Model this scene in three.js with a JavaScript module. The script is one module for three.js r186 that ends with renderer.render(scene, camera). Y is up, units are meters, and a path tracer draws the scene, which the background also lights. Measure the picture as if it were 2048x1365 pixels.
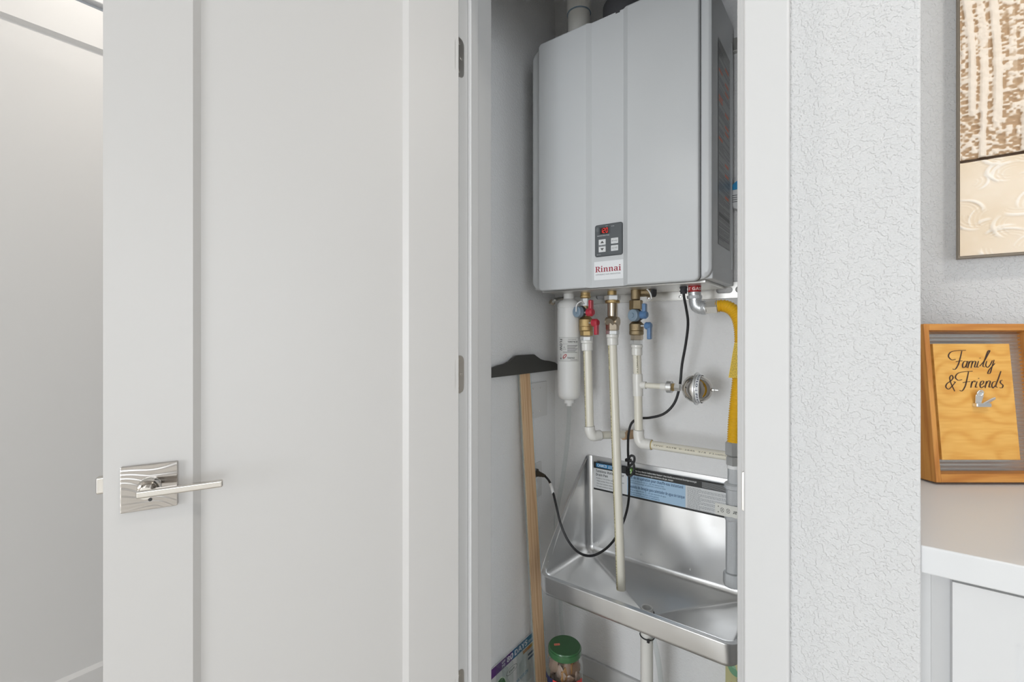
import * as THREE from 'three';
import { RoundedBoxGeometry } from 'three/addons/geometries/RoundedBoxGeometry.js';
import { mergeGeometries, toCreasedNormals } from 'three/addons/utils/BufferGeometryUtils.js';
import { RectAreaLightUniformsLib } from 'three/addons/lights/RectAreaLightUniformsLib.js';
import { Brush, Evaluator, SUBTRACTION } from 'three-bvh-csg';

// ------------------------------------------------------------------ camera, sky, light, exposure
const scene = new THREE.Scene();
const renderer = new THREE.WebGLRenderer({ antialias: true });
renderer.toneMapping = THREE.LinearToneMapping;
renderer.toneMappingExposure = 0.82;
renderer.shadowMap.enabled = true;
RectAreaLightUniformsLib.init();

const FPX = 925, CX = 1024, CY = 668, W = 2048, H = 1365;     // focal length and horizon, in pixels of the photograph
const YAW = THREE.MathUtils.degToRad(36.8);
const EYE = new THREE.Vector3(0, 1.18, 0.78);                 // z = 0 is the face of the wall with the closet opening
const camera = new THREE.PerspectiveCamera(2 * Math.atan(H / 2 / FPX) * 180 / Math.PI, W / H, 0.05, 30);
camera.position.copy(EYE);
camera.rotation.set(0, YAW, 0);
camera.setViewOffset(W, H, 0, H / 2 - CY, W, H);
scene.add(camera);

scene.background = new THREE.Color().setRGB(1.6, 1.75, 1.95);  // bright overcast daylight outside the window

const ROOM = { x0: -1.60, x1: 3.0, z1: 6.0, y1: 2.5 };
const WIN = { x0: -1.35, x1: 0.35, y0: 0.06, y1: 2.2 };         // window in the wall behind the camera
const WIN2 = { z0: 1.2, z1: 4.2, y0: 0.25, y1: 2.25 };         // second window, in the wall at the far end of the counter
const DAY = new THREE.Color().setRGB(0.95, 0.985, 1.03);
const day = new THREE.RectAreaLight(DAY, 13.5, WIN.x1 - WIN.x0 - 0.1, WIN.y1 - WIN.y0 - 0.1);
day.name = 'window_daylight';
day.position.set((WIN.x0 + WIN.x1) / 2, (WIN.y0 + WIN.y1) / 2, ROOM.z1 - 0.02);
day.rotation.set(0, 0, 0);
scene.add(day);
const day2 = new THREE.RectAreaLight(DAY, 2.7, WIN2.z1 - WIN2.z0 - 0.1, WIN2.y1 - WIN2.y0 - 0.1);
day2.name = 'window_daylight_side';
day2.position.set(ROOM.x1 - 0.02, (WIN2.y0 + WIN2.y1) / 2, (WIN2.z0 + WIN2.z1) / 2);
day2.rotation.set(0, Math.PI / 2, 0);
scene.add(day2);
const LAMPS = [[-1.10, 0.40, 190], [0.7, 0.2, 220], [-0.5, 2.9, 60], [0.9, 2.7, 50], [1.9, 0.3, 70], [-0.5, 4.6, 60]];   // recessed ceiling lamps (x, z, luminance)
const LAMP_COLOR = new THREE.Color().setRGB(1.0, 0.94, 0.86);

// ------------------------------------------------------------------ pixel -> point helpers
const FW = new THREE.Vector3(-Math.sin(YAW), 0, -Math.cos(YAW));
const RT = new THREE.Vector3(Math.cos(YAW), 0, -Math.sin(YAW));
const V = (x, y, z) => new THREE.Vector3(x, y, z);
const dirOf = (px, py) => FW.clone().addScaledVector(RT, (px - CX) / FPX).add(V(0, -(py - CY) / FPX, 0));
const hit = (px, py, n, c) => { const d = dirOf(px, py); return EYE.clone().addScaledVector(d, (c - n.dot(EYE)) / n.dot(d)); };
const onZ = (px, py, z) => hit(px, py, V(0, 0, 1), z);
const onX = (px, py, x) => hit(px, py, V(1, 0, 0), x);
const onY = (px, py, y) => hit(px, py, V(0, 1, 0), y);
const atDepth = (px, py, d) => EYE.clone().addScaledVector(dirOf(px, py), d);

// ------------------------------------------------------------------ random, textures
let seed = 7;
const rnd = () => { seed = (seed * 1664525 + 1013904223) >>> 0; return seed / 4294967296; };
function lattice(n) { const a = new Float32Array(n * n); for (let i = 0; i < n * n; i++) a[i] = rnd(); return a; }
function periodic(n) {                                        // periodic smooth noise over the unit square
  const a = lattice(n), s = t => t * t * (3 - 2 * t);
  return (u, v) => {
    u = (u % 1 + 1) % 1 * n; v = (v % 1 + 1) % 1 * n;
    const i = Math.floor(u), j = Math.floor(v), x = s(u - i), y = s(v - j), i1 = (i + 1) % n, j1 = (j + 1) % n;
    return (a[j * n + i] * (1 - x) + a[j * n + i1] * x) * (1 - y) + (a[j1 * n + i] * (1 - x) + a[j1 * n + i1] * x) * y;
  };
}
function dataTex(w, h, fn, srgb) {
  const d = new Uint8Array(w * h * 4);
  for (let j = 0; j < h; j++) for (let i = 0; i < w; i++) {
    const c = fn(i / w, j / h), k = (j * w + i) * 4;
    if (typeof c === 'number') d[k] = d[k + 1] = d[k + 2] = Math.max(0, Math.min(255, c * 255));
    else for (let m = 0; m < 3; m++) d[k + m] = Math.max(0, Math.min(255, c[m] * 255));
    d[k + 3] = 255;
  }
  const t = new THREE.DataTexture(d, w, h);
  t.wrapS = t.wrapT = THREE.RepeatWrapping; t.magFilter = THREE.LinearFilter; t.minFilter = THREE.LinearFilter;
  if (srgb) t.colorSpace = THREE.SRGBColorSpace;
  t.needsUpdate = true;
  return t;
}
function canvasTex(w, h, draw) {
  const c = document.createElement('canvas'); c.width = w; c.height = h;
  const g = c.getContext('2d'); draw(g, w, h);
  const t = new THREE.CanvasTexture(c); t.colorSpace = THREE.SRGBColorSpace; t.magFilter = THREE.LinearFilter;
  return t;
}
const rep = (t, m) => { const c = t.clone(); c.repeat.set(1 / m, 1 / m); c.needsUpdate = true; return c; };
const rep2 = (t, a, b) => { const c = t.clone(); c.repeat.set(1 / a, 1 / b); c.needsUpdate = true; return c; };
const sm = (a, b, x) => { x = Math.max(0, Math.min(1, (x - a) / (b - a))); return x * x * (3 - 2 * x); };

const n1 = periodic(28), n2 = periodic(61), n3 = periodic(120), n4 = periodic(9), n5 = periodic(240);
const knock = dataTex(1024, 1024, (u, v) => {                  // hand-applied wall texture: flattened splats with soft edges
  const wu = u + 0.03 * (n4(u, v) - 0.5), wv = v + 0.03 * (n4(v + .37, u) - 0.5);
  const a = n1(wu, wv) * 0.5 + n2(wu, wv) * 0.35 + n3(u, v) * 0.15;
  return 0.66 * sm(0.4, 0.62, a) + 0.26 * n3(u, v) + 0.1 * n5(u, v);
});
const peel = dataTex(512, 512, (u, v) => 0.5 * n2(u, v) + 0.35 * n3(u, v) + 0.15 * n5(u, v));
const speck = dataTex(512, 512, (u, v) => 0.5 * n5(u, v) + 0.5 * n5(u * 2 + .3, v * 2 + .6));
const brush = dataTex(512, 512, (u, v) => 0.6 * n5(u * 0.08, v) + 0.4 * n5(u * 0.2 + .3, v * 2));
const rough = dataTex(512, 512, (u, v) => 0.55 + 0.3 * (n1(u, v) * .6 + n3(u, v) * .4));

// ------------------------------------------------------------------ materials
const std = (c, o = {}) => { const m = new THREE.MeshStandardMaterial({ roughness: 0.6, ...o }); Array.isArray(c) ? m.color.setRGB(...c) : m.color.set(c); return m; };
const phy = (c, o = {}) => { const m = new THREE.MeshPhysicalMaterial({ roughness: 0.6, ...o }); Array.isArray(c) ? m.color.setRGB(...c) : m.color.set(c); return m; };
const M = {
  wall: std([0.62, 0.62, 0.62], { roughness: 0.85, bumpMap: rep(knock, 0.18), bumpScale: 0.0010 }),  // outer wall, trim and door tones lowered to even out with the dimmer closet
  closetWallLightened: std([0.86, 0.86, 0.86], { roughness: 0.85, bumpMap: rep(peel, 0.22), bumpScale: 0.0012 }),  // wall paint lightened here to make up for light missing in the closet
  plain: std([0.42, 0.41, 0.39], { roughness: 0.85 }),  // unseen walls and ceiling darkened to cut bounced light on the front wall
  ceiling: std([0.74, 0.74, 0.73], { roughness: 0.9 }),
  floor: std([0.70, 0.66, 0.60], { roughness: 0.45 }),  // floor tone lightened so it bounces more light up into the closet
  trim: std([0.62, 0.618, 0.615], { roughness: 0.55 }),
  door: phy([0.61, 0.595, 0.58], { roughness: 0.45, clearcoat: 0.1, clearcoatRoughness: 0.35 }),
  chrome: std([0.66, 0.63, 0.59], { metalness: 1, roughness: 0.1 }),
  nickel: std([0.62, 0.60, 0.57], { metalness: 1, roughness: 0.34 }),
  steel: std([0.70, 0.70, 0.69], { metalness: 1, roughness: 0.26, bumpMap: rep(brush, 0.2), bumpScale: 0.00006 }),
  galv: std([0.68, 0.70, 0.72], { metalness: 0.75, roughness: 0.42, roughnessMap: rep(rough, 0.05), bumpMap: rep(peel, 0.05), bumpScale: 0.0003 }),
  zinc: std([0.76, 0.77, 0.77], { metalness: 0.9, roughness: 0.28 }),
  bracket: std([0.66, 0.65, 0.62], { metalness: 1, roughness: 0.36, bumpMap: rep(peel, 0.1), bumpScale: 0.00008 }),
  brass: std([0.50, 0.36, 0.17], { metalness: 1, roughness: 0.34, bumpMap: rep(peel, 0.04), bumpScale: 0.0002 }),
  brassDark: std([0.36, 0.28, 0.17], { metalness: 1, roughness: 0.38, bumpMap: rep(peel, 0.04), bumpScale: 0.0002 }),
  bronze: std([0.55, 0.47, 0.37], { metalness: 1, roughness: 0.3 }),
  alu: std([0.76, 0.765, 0.77], { metalness: 1, roughness: 0.29, bumpMap: rep(peel, 0.5), bumpScale: 0.0016 }),
  silver: std([0.60, 0.615, 0.625], { metalness: 0.1, roughness: 0.52, bumpMap: rep(speck, 0.05), bumpScale: 0.00012 }),
  silverSide: std([0.60, 0.615, 0.625], { metalness: 0.1, roughness: 0.5 }),
  seam: std([0.05, 0.05, 0.05], { roughness: 0.7 }),
  black: std([0.018, 0.018, 0.02], { roughness: 0.45 }),
  brownBlack: std([0.05, 0.042, 0.03], { roughness: 0.5 }),
  headPlastic: std([0.058, 0.057, 0.052], { roughness: 0.5, bumpMap: rep(speck, 0.04), bumpScale: 0.0002 }),
  red: phy([0.50, 0.025, 0.05], { roughness: 0.32, clearcoat: 0.5 }),
  blue: phy([0.10, 0.21, 0.40], { roughness: 0.35, clearcoat: 0.4 }),
  capBlue: std([0.24, 0.32, 0.40], { roughness: 0.5 }),
  rubber: std([0.05, 0.05, 0.055], { roughness: 0.7 }),
  pvc: phy([0.80, 0.79, 0.75], { roughness: 0.3, clearcoat: 0.3, clearcoatRoughness: 0.3 }),
  cream: phy([0.80, 0.77, 0.67], { roughness: 0.32, clearcoat: 0.3, clearcoatRoughness: 0.3 }),
  filter: std([0.78, 0.78, 0.77], { roughness: 0.4 }),
  tan: std([0.58, 0.40, 0.25], { roughness: 0.7 }),
  glueYellow: std([0.60, 0.45, 0.14], { roughness: 0.5 }),
  yellow: std([0.80, 0.46, 0.012], { roughness: 0.4 }),
  tagYellow: std([0.80, 0.62, 0.06], { roughness: 0.55, side: THREE.DoubleSide }),
  white: std([0.82, 0.82, 0.82], { roughness: 0.5 }),
  plate: std([0.74, 0.735, 0.725], { roughness: 0.45 }),
  clear: phy([0.93, 0.95, 0.95], { roughness: 0.08, transmission: 1, thickness: 0, ior: 1.4, side: THREE.DoubleSide }),
  acrylic: phy([0.90, 0.96, 0.98], { roughness: 0.08, transmission: 0.9, thickness: 0, ior: 1.45, side: THREE.DoubleSide }),
  glass: phy([0.97, 0.985, 0.975], { roughness: 0.03, transmission: 1, thickness: 0, ior: 1.5 }),
  ballGlass: phy([0.95, 0.95, 0.93], { roughness: 0.03, transmission: 0.85, thickness: 0, ior: 1.5, side: THREE.DoubleSide }),
  green: phy([0.035, 0.13, 0.045], { roughness: 0.4, clearcoat: 0.4 }),
  counter: phy([0.68, 0.685, 0.69], { roughness: 0.32 }),
  cabinet: std([0.68, 0.68, 0.68], { roughness: 0.36 }),
  lampGlow: std([0.9, 0.85, 0.8], { emissive: new THREE.Color().setRGB(1.0, 0.9, 0.75), emissiveIntensity: 2.5 }),
};
function woodTex(base, dark, len, rings) {                    // grain runs along v
  const w1 = periodic(6), w2 = periodic(40), w3 = periodic(90);
  return dataTex(512, 512, (u, v) => {
    const g = 0.5 + 0.5 * Math.sin((u * rings + 1.5 * w1(u, v) + 0.12 * w2(u, v)) * 6.283);
    const k = Math.min(1, 0.62 * g * g + 0.38 * w3(u, v * 0.1));
    return base.map((b, i) => b + (dark[i] - b) * k);
  }, true);
}
const ashTex = woodTex([0.93, 0.80, 0.64], [0.82, 0.64, 0.47], 1, 4);
const pineTex = woodTex([0.84, 0.60, 0.30], [0.70, 0.44, 0.18], 1, 3);
M.ash = std('#ffffff', { roughness: 0.5, map: rep2(ashTex, 0.075, 1.4) });
M.pine = std('#ffffff', { roughness: 0.5, map: rep2(pineTex, 0.09, 0.7) });

// ------------------------------------------------------------------ geometry helpers (world coordinates)
function metreUV(g) {                                         // uv in metres, by the way each face points
  if (g.index) g = g.toNonIndexed();
  const p = g.attributes.position, uv = new Float32Array(p.count * 2), a = V(), b = V(), c = V();
  for (let i = 0; i < p.count; i += 3) {
    a.fromBufferAttribute(p, i); b.fromBufferAttribute(p, i + 1); c.fromBufferAttribute(p, i + 2);
    const n = b.clone().sub(a).cross(c.clone().sub(a)), ax = Math.abs(n.x), ay = Math.abs(n.y), az = Math.abs(n.z);
    [a, b, c].forEach((q, k) => {
      const o = (i + k) * 2;
      if (ay >= ax && ay >= az) { uv[o] = q.x; uv[o + 1] = q.z; } else if (ax >= az) { uv[o] = q.z; uv[o + 1] = q.y; } else { uv[o] = q.x; uv[o + 1] = q.y; }
    });
  }
  g.setAttribute('uv', new THREE.BufferAttribute(uv, 2));
  return g;
}
function box(x0, x1, y0, y1, z0, z1, r = 0) {
  const w = x1 - x0, h = y1 - y0, d = z1 - z0;
  const g = r ? new RoundedBoxGeometry(w, h, d, 2, Math.min(r, w / 2.01, h / 2.01, d / 2.01)) : new THREE.BoxGeometry(w, h, d);
  g.translate((x0 + x1) / 2, (y0 + y1) / 2, (z0 + z1) / 2);
  return metreUV(g);
}
function sweep(pts, r, nSeg = 80, nRad = 14, caps = true) {    // tube along a smooth line; r is a number or a function of length share
  const curve = new THREE.CatmullRomCurve3(pts, false, 'centripetal');
  const fr = curve.computeFrenetFrames(nSeg, false), pos = [], uv = [], idx = [], L = curve.getLength();
  for (let i = 0; i <= nSeg; i++) {
    const t = i / nSeg, p = curve.getPointAt(t), rr = typeof r === 'function' ? r(t, t * L) : r;
    for (let j = 0; j <= nRad; j++) {
      const a = j / nRad * Math.PI * 2, q = p.clone().addScaledVector(fr.normals[i], Math.cos(a) * rr).addScaledVector(fr.binormals[i], Math.sin(a) * rr);
      pos.push(q.x, q.y, q.z); uv.push(t * L, j / nRad * 0.05);
    }
  }
  for (let i = 0; i < nSeg; i++) for (let j = 0; j < nRad; j++) {
    const a = i * (nRad + 1) + j, b = a + nRad + 1;
    idx.push(a, a + 1, b, b, a + 1, b + 1);
  }
  if (caps) for (const [i, flip] of [[0, 0], [nSeg, 1]]) {
    const p = curve.getPointAt(i / nSeg), c = pos.length / 3; pos.push(p.x, p.y, p.z); uv.push(0, 0);
    for (let j = 0; j < nRad; j++) { const a = i * (nRad + 1) + j; flip ? idx.push(c, a, a + 1) : idx.push(c, a + 1, a); }
  }
  const g = new THREE.BufferGeometry();
  g.setAttribute('position', new THREE.Float32BufferAttribute(pos, 3)); g.setAttribute('uv', new THREE.Float32BufferAttribute(uv, 2)); g.setIndex(idx);
  g.computeVertexNormals();
  return g;
}
function align(g, from, dir) { g.applyQuaternion(new THREE.Quaternion().setFromUnitVectors(V(0, 1, 0), dir.clone().normalize())); g.translate(from.x, from.y, from.z); return g; }
function rod(a, b, r0, r1 = r0, seg = 24) { const L = a.distanceTo(b), g = new THREE.CylinderGeometry(r1, r0, L, seg); g.translate(0, L / 2, 0); return align(g, a, b.clone().sub(a)); }
function turned(profile, at, dir = V(0, 1, 0), seg = 32) {     // lathe with sharp edges where the profile turns sharply
  const runs = [[profile[0]]];
  for (let i = 1; i < profile.length; i++) {
    const run = runs[runs.length - 1]; run.push(profile[i]);
    if (i < profile.length - 1) {
      const a = Math.atan2(profile[i][1] - profile[i - 1][1], profile[i][0] - profile[i - 1][0]), b = Math.atan2(profile[i + 1][1] - profile[i][1], profile[i + 1][0] - profile[i][0]);
      if (Math.abs(Math.atan2(Math.sin(a - b), Math.cos(a - b))) > 0.62) runs.push([profile[i]]);
    }
  }
  return align(mergeGeometries(runs.map(r => new THREE.LatheGeometry(r.map(([x, y]) => new THREE.Vector2(x, y)), seg))), at, dir);
}
function hexnut(at, dir, r, h) {
  const c = Math.min(0.1 * r, h * 0.2), g = new THREE.LatheGeometry([[0, 0], [r - c, 0], [r, c], [r, h - c], [r - c, h], [0, h]].map(q => new THREE.Vector2(...q)), 6).toNonIndexed();
  g.computeVertexNormals(); return align(g, at, dir);
}
function prism(pts, depth, bevel = 0) {                        // outline in xy, thickness towards +z from 0
  const s = new THREE.Shape(pts.map(p => new THREE.Vector2(p[0], p[1])));
  return new THREE.ExtrudeGeometry(s, { depth: depth - 2 * bevel, bevelEnabled: bevel > 0, bevelSize: bevel, bevelThickness: bevel, bevelOffset: -bevel, bevelSegments: 2, curveSegments: 10 }).translate(0, 0, bevel);
}
function roundRect(w, h, r) {
  const s = new THREE.Shape(), x = -w / 2, y = -h / 2;
  s.moveTo(x + r, y); s.lineTo(x + w - r, y); s.absarc(x + w - r, y + r, r, -Math.PI / 2, 0); s.lineTo(x + w, y + h - r); s.absarc(x + w - r, y + h - r, r, 0, Math.PI / 2);
  s.lineTo(x + r, y + h); s.absarc(x + r, y + h - r, r, Math.PI / 2, Math.PI); s.lineTo(x, y + r); s.absarc(x + r, y + r, r, Math.PI, Math.PI * 1.5);
  return s;
}
const join = list => mergeGeometries(list.map(g => { const q = g.index ? g.toNonIndexed() : g; for (const k of Object.keys(q.attributes)) if (!['position', 'normal', 'uv'].includes(k)) q.deleteAttribute(k); return q; }));
// a flat print: quad over corners bl, br, tr, tl
function quad(bl, br, tr, tl) {
  const g = new THREE.BufferGeometry();
  g.setAttribute('position', new THREE.Float32BufferAttribute([bl, br, tr, bl, tr, tl].flatMap(p => [p.x, p.y, p.z]), 3));
  g.setAttribute('uv', new THREE.Float32BufferAttribute([0, 0, 1, 0, 1, 1, 0, 0, 1, 1, 0, 1], 2));
  g.computeVertexNormals(); return g;
}

// ------------------------------------------------------------------ scene helpers
const taken = {};
const numbered = n => { const k = taken[n] = (taken[n] ?? -1) + 1; return k ? `${n}_${String(k).padStart(3, '0')}` : n; };
function mesh(name, g, m) { const o = new THREE.Mesh(g, m); o.name = name; o.castShadow = o.receiveShadow = true; return o; }
function thing(name, label, category, at = V(0, 0, 0), group) {
  const o = new THREE.Group(); o.name = numbered(name); o.position.copy(at); o.userData = { label, category };
  if (group) o.userData.group = group;
  scene.add(o); return o;
}
function part(parent, name, g, m, label) {                     // geometry given in world coordinates
  let off = V(), p = parent; while (p && p !== scene) { off.add(p.position); p = p.parent; }
  g.translate(-off.x, -off.y, -off.z);
  const o = mesh(name, g, m); parent.add(o); if (label) o.userData.label = label; return o;
}
function struct(name, g, m, label, category) { const o = mesh(numbered(name), g, m); o.userData = { kind: 'structure', label, category }; scene.add(o); return o; }
function structGroup(name, label, category, at = V()) { const o = thing(name, label, category, at); o.userData.kind = 'structure'; return o; }

// ------------------------------------------------------------------ the setting
const D = 0.78;                                               // camera to wall face
const XJ = onZ(918, 700, 0).x;                                // face of the hinge jamb
const XR = onZ(1482, 700, 0).x;                               // edge of the strike jamb
const XC = onZ(1842, 700, 0).x;                               // outer corner of the wall
const TH = 0.118, ZB = -0.66, XL = onZ(1110, 900, ZB).x;      // wall thickness, closet back wall, closet left wall
const ZP = -0.62, HEAD = 2.05, JT = 0.018, XCR = -0.05;
struct('floor', box(ROOM.x0 - .15, ROOM.x1 + .15, -0.1, 0, ZB - .15, ROOM.z1 + .15), M.floor, 'pale floor of the room and closet, lightened to bounce light', 'floor');
struct('ceiling', box(ROOM.x0 - .15, ROOM.x1 + .15, ROOM.y1, ROOM.y1 + .1, ZB - .15, ROOM.z1 + .15), M.ceiling, 'white ceiling with recessed lamps', 'ceiling');
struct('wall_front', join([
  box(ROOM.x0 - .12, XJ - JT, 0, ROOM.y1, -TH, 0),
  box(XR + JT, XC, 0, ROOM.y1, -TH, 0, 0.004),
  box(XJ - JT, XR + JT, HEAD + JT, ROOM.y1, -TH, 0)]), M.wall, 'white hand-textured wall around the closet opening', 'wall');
struct('wall_closet_left', box(XL - .1, XL, 0, ROOM.y1, ZB - .12, -TH), M.closetWallLightened, 'white closet side wall, paint lightened for missing light, behind the leaning drafting square', 'wall');
struct('wall_closet_back', box(XL, XCR, 0, ROOM.y1, ZB - .12, ZB), M.closetWallLightened, 'white closet back wall, paint lightened for missing light, carrying the water heater', 'wall');
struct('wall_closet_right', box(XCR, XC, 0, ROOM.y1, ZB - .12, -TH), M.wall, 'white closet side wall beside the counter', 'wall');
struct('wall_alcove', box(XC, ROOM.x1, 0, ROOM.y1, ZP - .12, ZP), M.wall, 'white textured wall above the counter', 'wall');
struct('wall_right', join([box(ROOM.x1, ROOM.x1 + .12, 0, ROOM.y1, ZP - .12, WIN2.z0), box(ROOM.x1, ROOM.x1 + .12, 0, ROOM.y1, WIN2.z1, ROOM.z1 + .12), box(ROOM.x1, ROOM.x1 + .12, 0, WIN2.y0, WIN2.z0, WIN2.z1), box(ROOM.x1, ROOM.x1 + .12, WIN2.y1, ROOM.y1, WIN2.z0, WIN2.z1)]), M.plain, 'plain wall at the end of the counter, darkened to cut bounced light', 'wall');
struct('wall_back', join([
  box(ROOM.x0 - .12, WIN.x0, 0, ROOM.y1, ROOM.z1, ROOM.z1 + .12), box(WIN.x1, ROOM.x1, 0, ROOM.y1, ROOM.z1, ROOM.z1 + .12),
  box(WIN.x0, WIN.x1, 0, WIN.y0, ROOM.z1, ROOM.z1 + .12), box(WIN.x0, WIN.x1, WIN.y1, ROOM.y1, ROOM.z1, ROOM.z1 + .12)]), M.plain, 'plain wall holding the window, darkened to cut bounced light', 'wall');
{ // window behind the camera: the daylight comes through it
  const w = structGroup('window_1', 'white framed window in the wall facing the closet', 'window', V((WIN.x0 + WIN.x1) / 2, WIN.y0, ROOM.z1 + .06));
  const z0 = ROOM.z1 + .03, z1 = ROOM.z1 + .08, f = .05, mx = (WIN.x0 + WIN.x1) / 2;
  part(w, 'window_frame', join([box(WIN.x0, WIN.x0 + f, WIN.y0, WIN.y1, z0, z1), box(WIN.x1 - f, WIN.x1, WIN.y0, WIN.y1, z0, z1), box(WIN.x0 + f, WIN.x1 - f, WIN.y0, WIN.y0 + f, z0, z1), box(WIN.x0 + f, WIN.x1 - f, WIN.y1 - f, WIN.y1, z0, z1), box(mx - f / 2, mx + f / 2, WIN.y0 + f, WIN.y1 - f, z0, z1)]), M.trim);
  for (const [a, b] of [[WIN.x0 + f, mx - f / 2], [mx + f / 2, WIN.x1 - f]]) part(w, 'pane', box(a, b, WIN.y0 + f, WIN.y1 - f, z0 + .022, z0 + .026), M.glass);
}
{ // second window
  const w = structGroup('window_2', 'wide white framed window in the wall at the end of the counter', 'window', V(ROOM.x1 + .06, WIN2.y0, (WIN2.z0 + WIN2.z1) / 2));
  const x0 = ROOM.x1 + .03, x1 = ROOM.x1 + .08, f = .05, mz = (WIN2.z0 + WIN2.z1) / 2, q = WIN2;
  part(w, 'window_frame', join([box(x0, x1, q.y0, q.y1, q.z0, q.z0 + f), box(x0, x1, q.y0, q.y1, q.z1 - f, q.z1), box(x0, x1, q.y0, q.y0 + f, q.z0 + f, q.z1 - f), box(x0, x1, q.y1 - f, q.y1, q.z0 + f, q.z1 - f), box(x0, x1, q.y0 + f, q.y1 - f, mz - f / 2, mz + f / 2)]), M.trim);
  for (const [a, b] of [[q.z0 + f, mz - f / 2], [mz + f / 2, q.z1 - f]]) part(w, 'pane', box(x0 + .022, x0 + .026, q.y0 + f, q.y1 - f, a, b), M.glass);
}
for (const [x, z, power] of LAMPS) {
  const l = thing('ceiling_lamp', 'round recessed lamp set flush in the white ceiling', 'lamp', V(x, ROOM.y1, z), 'recessed ceiling lamps');
  part(l, 'trim_ring', turned([[.062, 0], [.085, 0], [.085, -.004], [.078, -.008], [.064, -.008], [.062, 0]], V(x, ROOM.y1, z)), M.white);
  part(l, 'diffuser', rod(V(x, ROOM.y1 - .003, z), V(x, ROOM.y1 - .001, z), .062), M.lampGlow);
  const a = new THREE.RectAreaLight(LAMP_COLOR, power, .11, .11); a.name = 'ceiling_lamp_light';
  a.position.set(0, -.012, 0); a.rotation.x = -Math.PI / 2; l.add(a);
}
// left wall with a second panel door
const X2 = -1.59, DZ0 = 0.16, DZ1 = 0.92, TOP2 = onX(203, 22.6, X2).y;
struct('wall_left', join([box(ROOM.x0 - .12, ROOM.x0 - .004, 0, ROOM.y1, ZB, DZ0 - .02), box(ROOM.x0 - .12, ROOM.x0 - .004, 0, ROOM.y1, DZ1 + .02, ROOM.z1), box(ROOM.x0 - .12, ROOM.x0 - .004, TOP2 + .02, ROOM.y1, DZ0 - .02, DZ1 + .02)]), M.plain, 'side wall around the second panel door, darkened to cut bounced light', 'wall');
function panelDoor(g, mat, width, y0, y1, th, sA, sB, yA, yB, rec, bev, frame) {
  // local: s along the width, t out of the seen face; pieces are mapped to the world by frame(s, y, t)
  const map = geo => { const p = geo.attributes.position, q = V(); for (let i = 0; i < p.count; i++) { const w = frame(p.getX(i), p.getY(i), p.getZ(i)); p.setXYZ(i, w.x, w.y, w.z); } geo.computeVertexNormals(); return geo; };
  const stile = (s0, s1, inner) => {                          // cross-section in (s, t) extruded along y
    const pts = inner > 0 ? [[s0, -th], [s1, -th], [s1, -rec], [s1 - bev, 0], [s0, 0]] : [[s0, -th], [s1, -th], [s1, 0], [s0 + bev, 0], [s0, -rec]];
    const e = prism(pts, y1 - y0); const p = e.attributes.position;
    for (let i = 0; i < p.count; i++) { const x = p.getX(i), t = p.getY(i), y = p.getZ(i); p.setXYZ(i, x, y0 + y, t); }
    return map(e.index ? e.toNonIndexed() : e);
  };
  const rail = (a, b, inner) => {                             // section in (y, t) extruded along s
    const pts = inner > 0 ? [[a, -th], [b, -th], [b, -rec], [b - bev, 0], [a, 0]] : [[a, -th], [b, -th], [b, 0], [a + bev, 0], [a, -rec]];
    const e = prism(pts, sB - sA + 2 * bev); const p = e.attributes.position;
    for (let i = 0; i < p.count; i++) { const y = p.getX(i), t = p.getY(i), s = p.getZ(i); p.setXYZ(i, sA - bev + s, y, t); }
    return map(e.index ? e.toNonIndexed() : e);
  };
  part(g, 'stile', stile(0, sA, 1), mat); part(g, 'stile', stile(sB, width, -1), mat);
  part(g, 'rail', rail(y0, yA, 1), mat); part(g, 'rail', rail(yB, y1, -1), mat);
  part(g, 'door_panel', map(box(sA - .002, sB + .002, yA - .002, yB + .002, -th + .006, -rec)), mat);
}
{
  const d2 = structGroup('door_2', 'closed white panel door in the side wall', 'door', V(X2, 0, (DZ0 + DZ1) / 2));
  const yb = onX(207, 1326, X2).y, yt = onX(203, 104.4, X2).y;
  panelDoor(d2, M.door, DZ1 - DZ0, .01, TOP2, .035, .115, DZ1 - DZ0 - .115, yb, yt, .011, .008, (s, y, t) => V(X2 + t, y, DZ0 + s));
  struct('trim_1', join([box(ROOM.x0 - .004, X2 + .014, 0, TOP2 + .09, DZ1 + .006, DZ1 + .075, .003), box(ROOM.x0 - .004, X2 + .014, 0, TOP2 + .09, DZ0 - .075, DZ0 - .006, .003), box(ROOM.x0 - .004, X2 + .014, TOP2 + .012, TOP2 + .09, DZ0 - .006, DZ1 + .006, .003)]), M.trim, 'white casing around the second panel door', 'trim');
}
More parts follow.
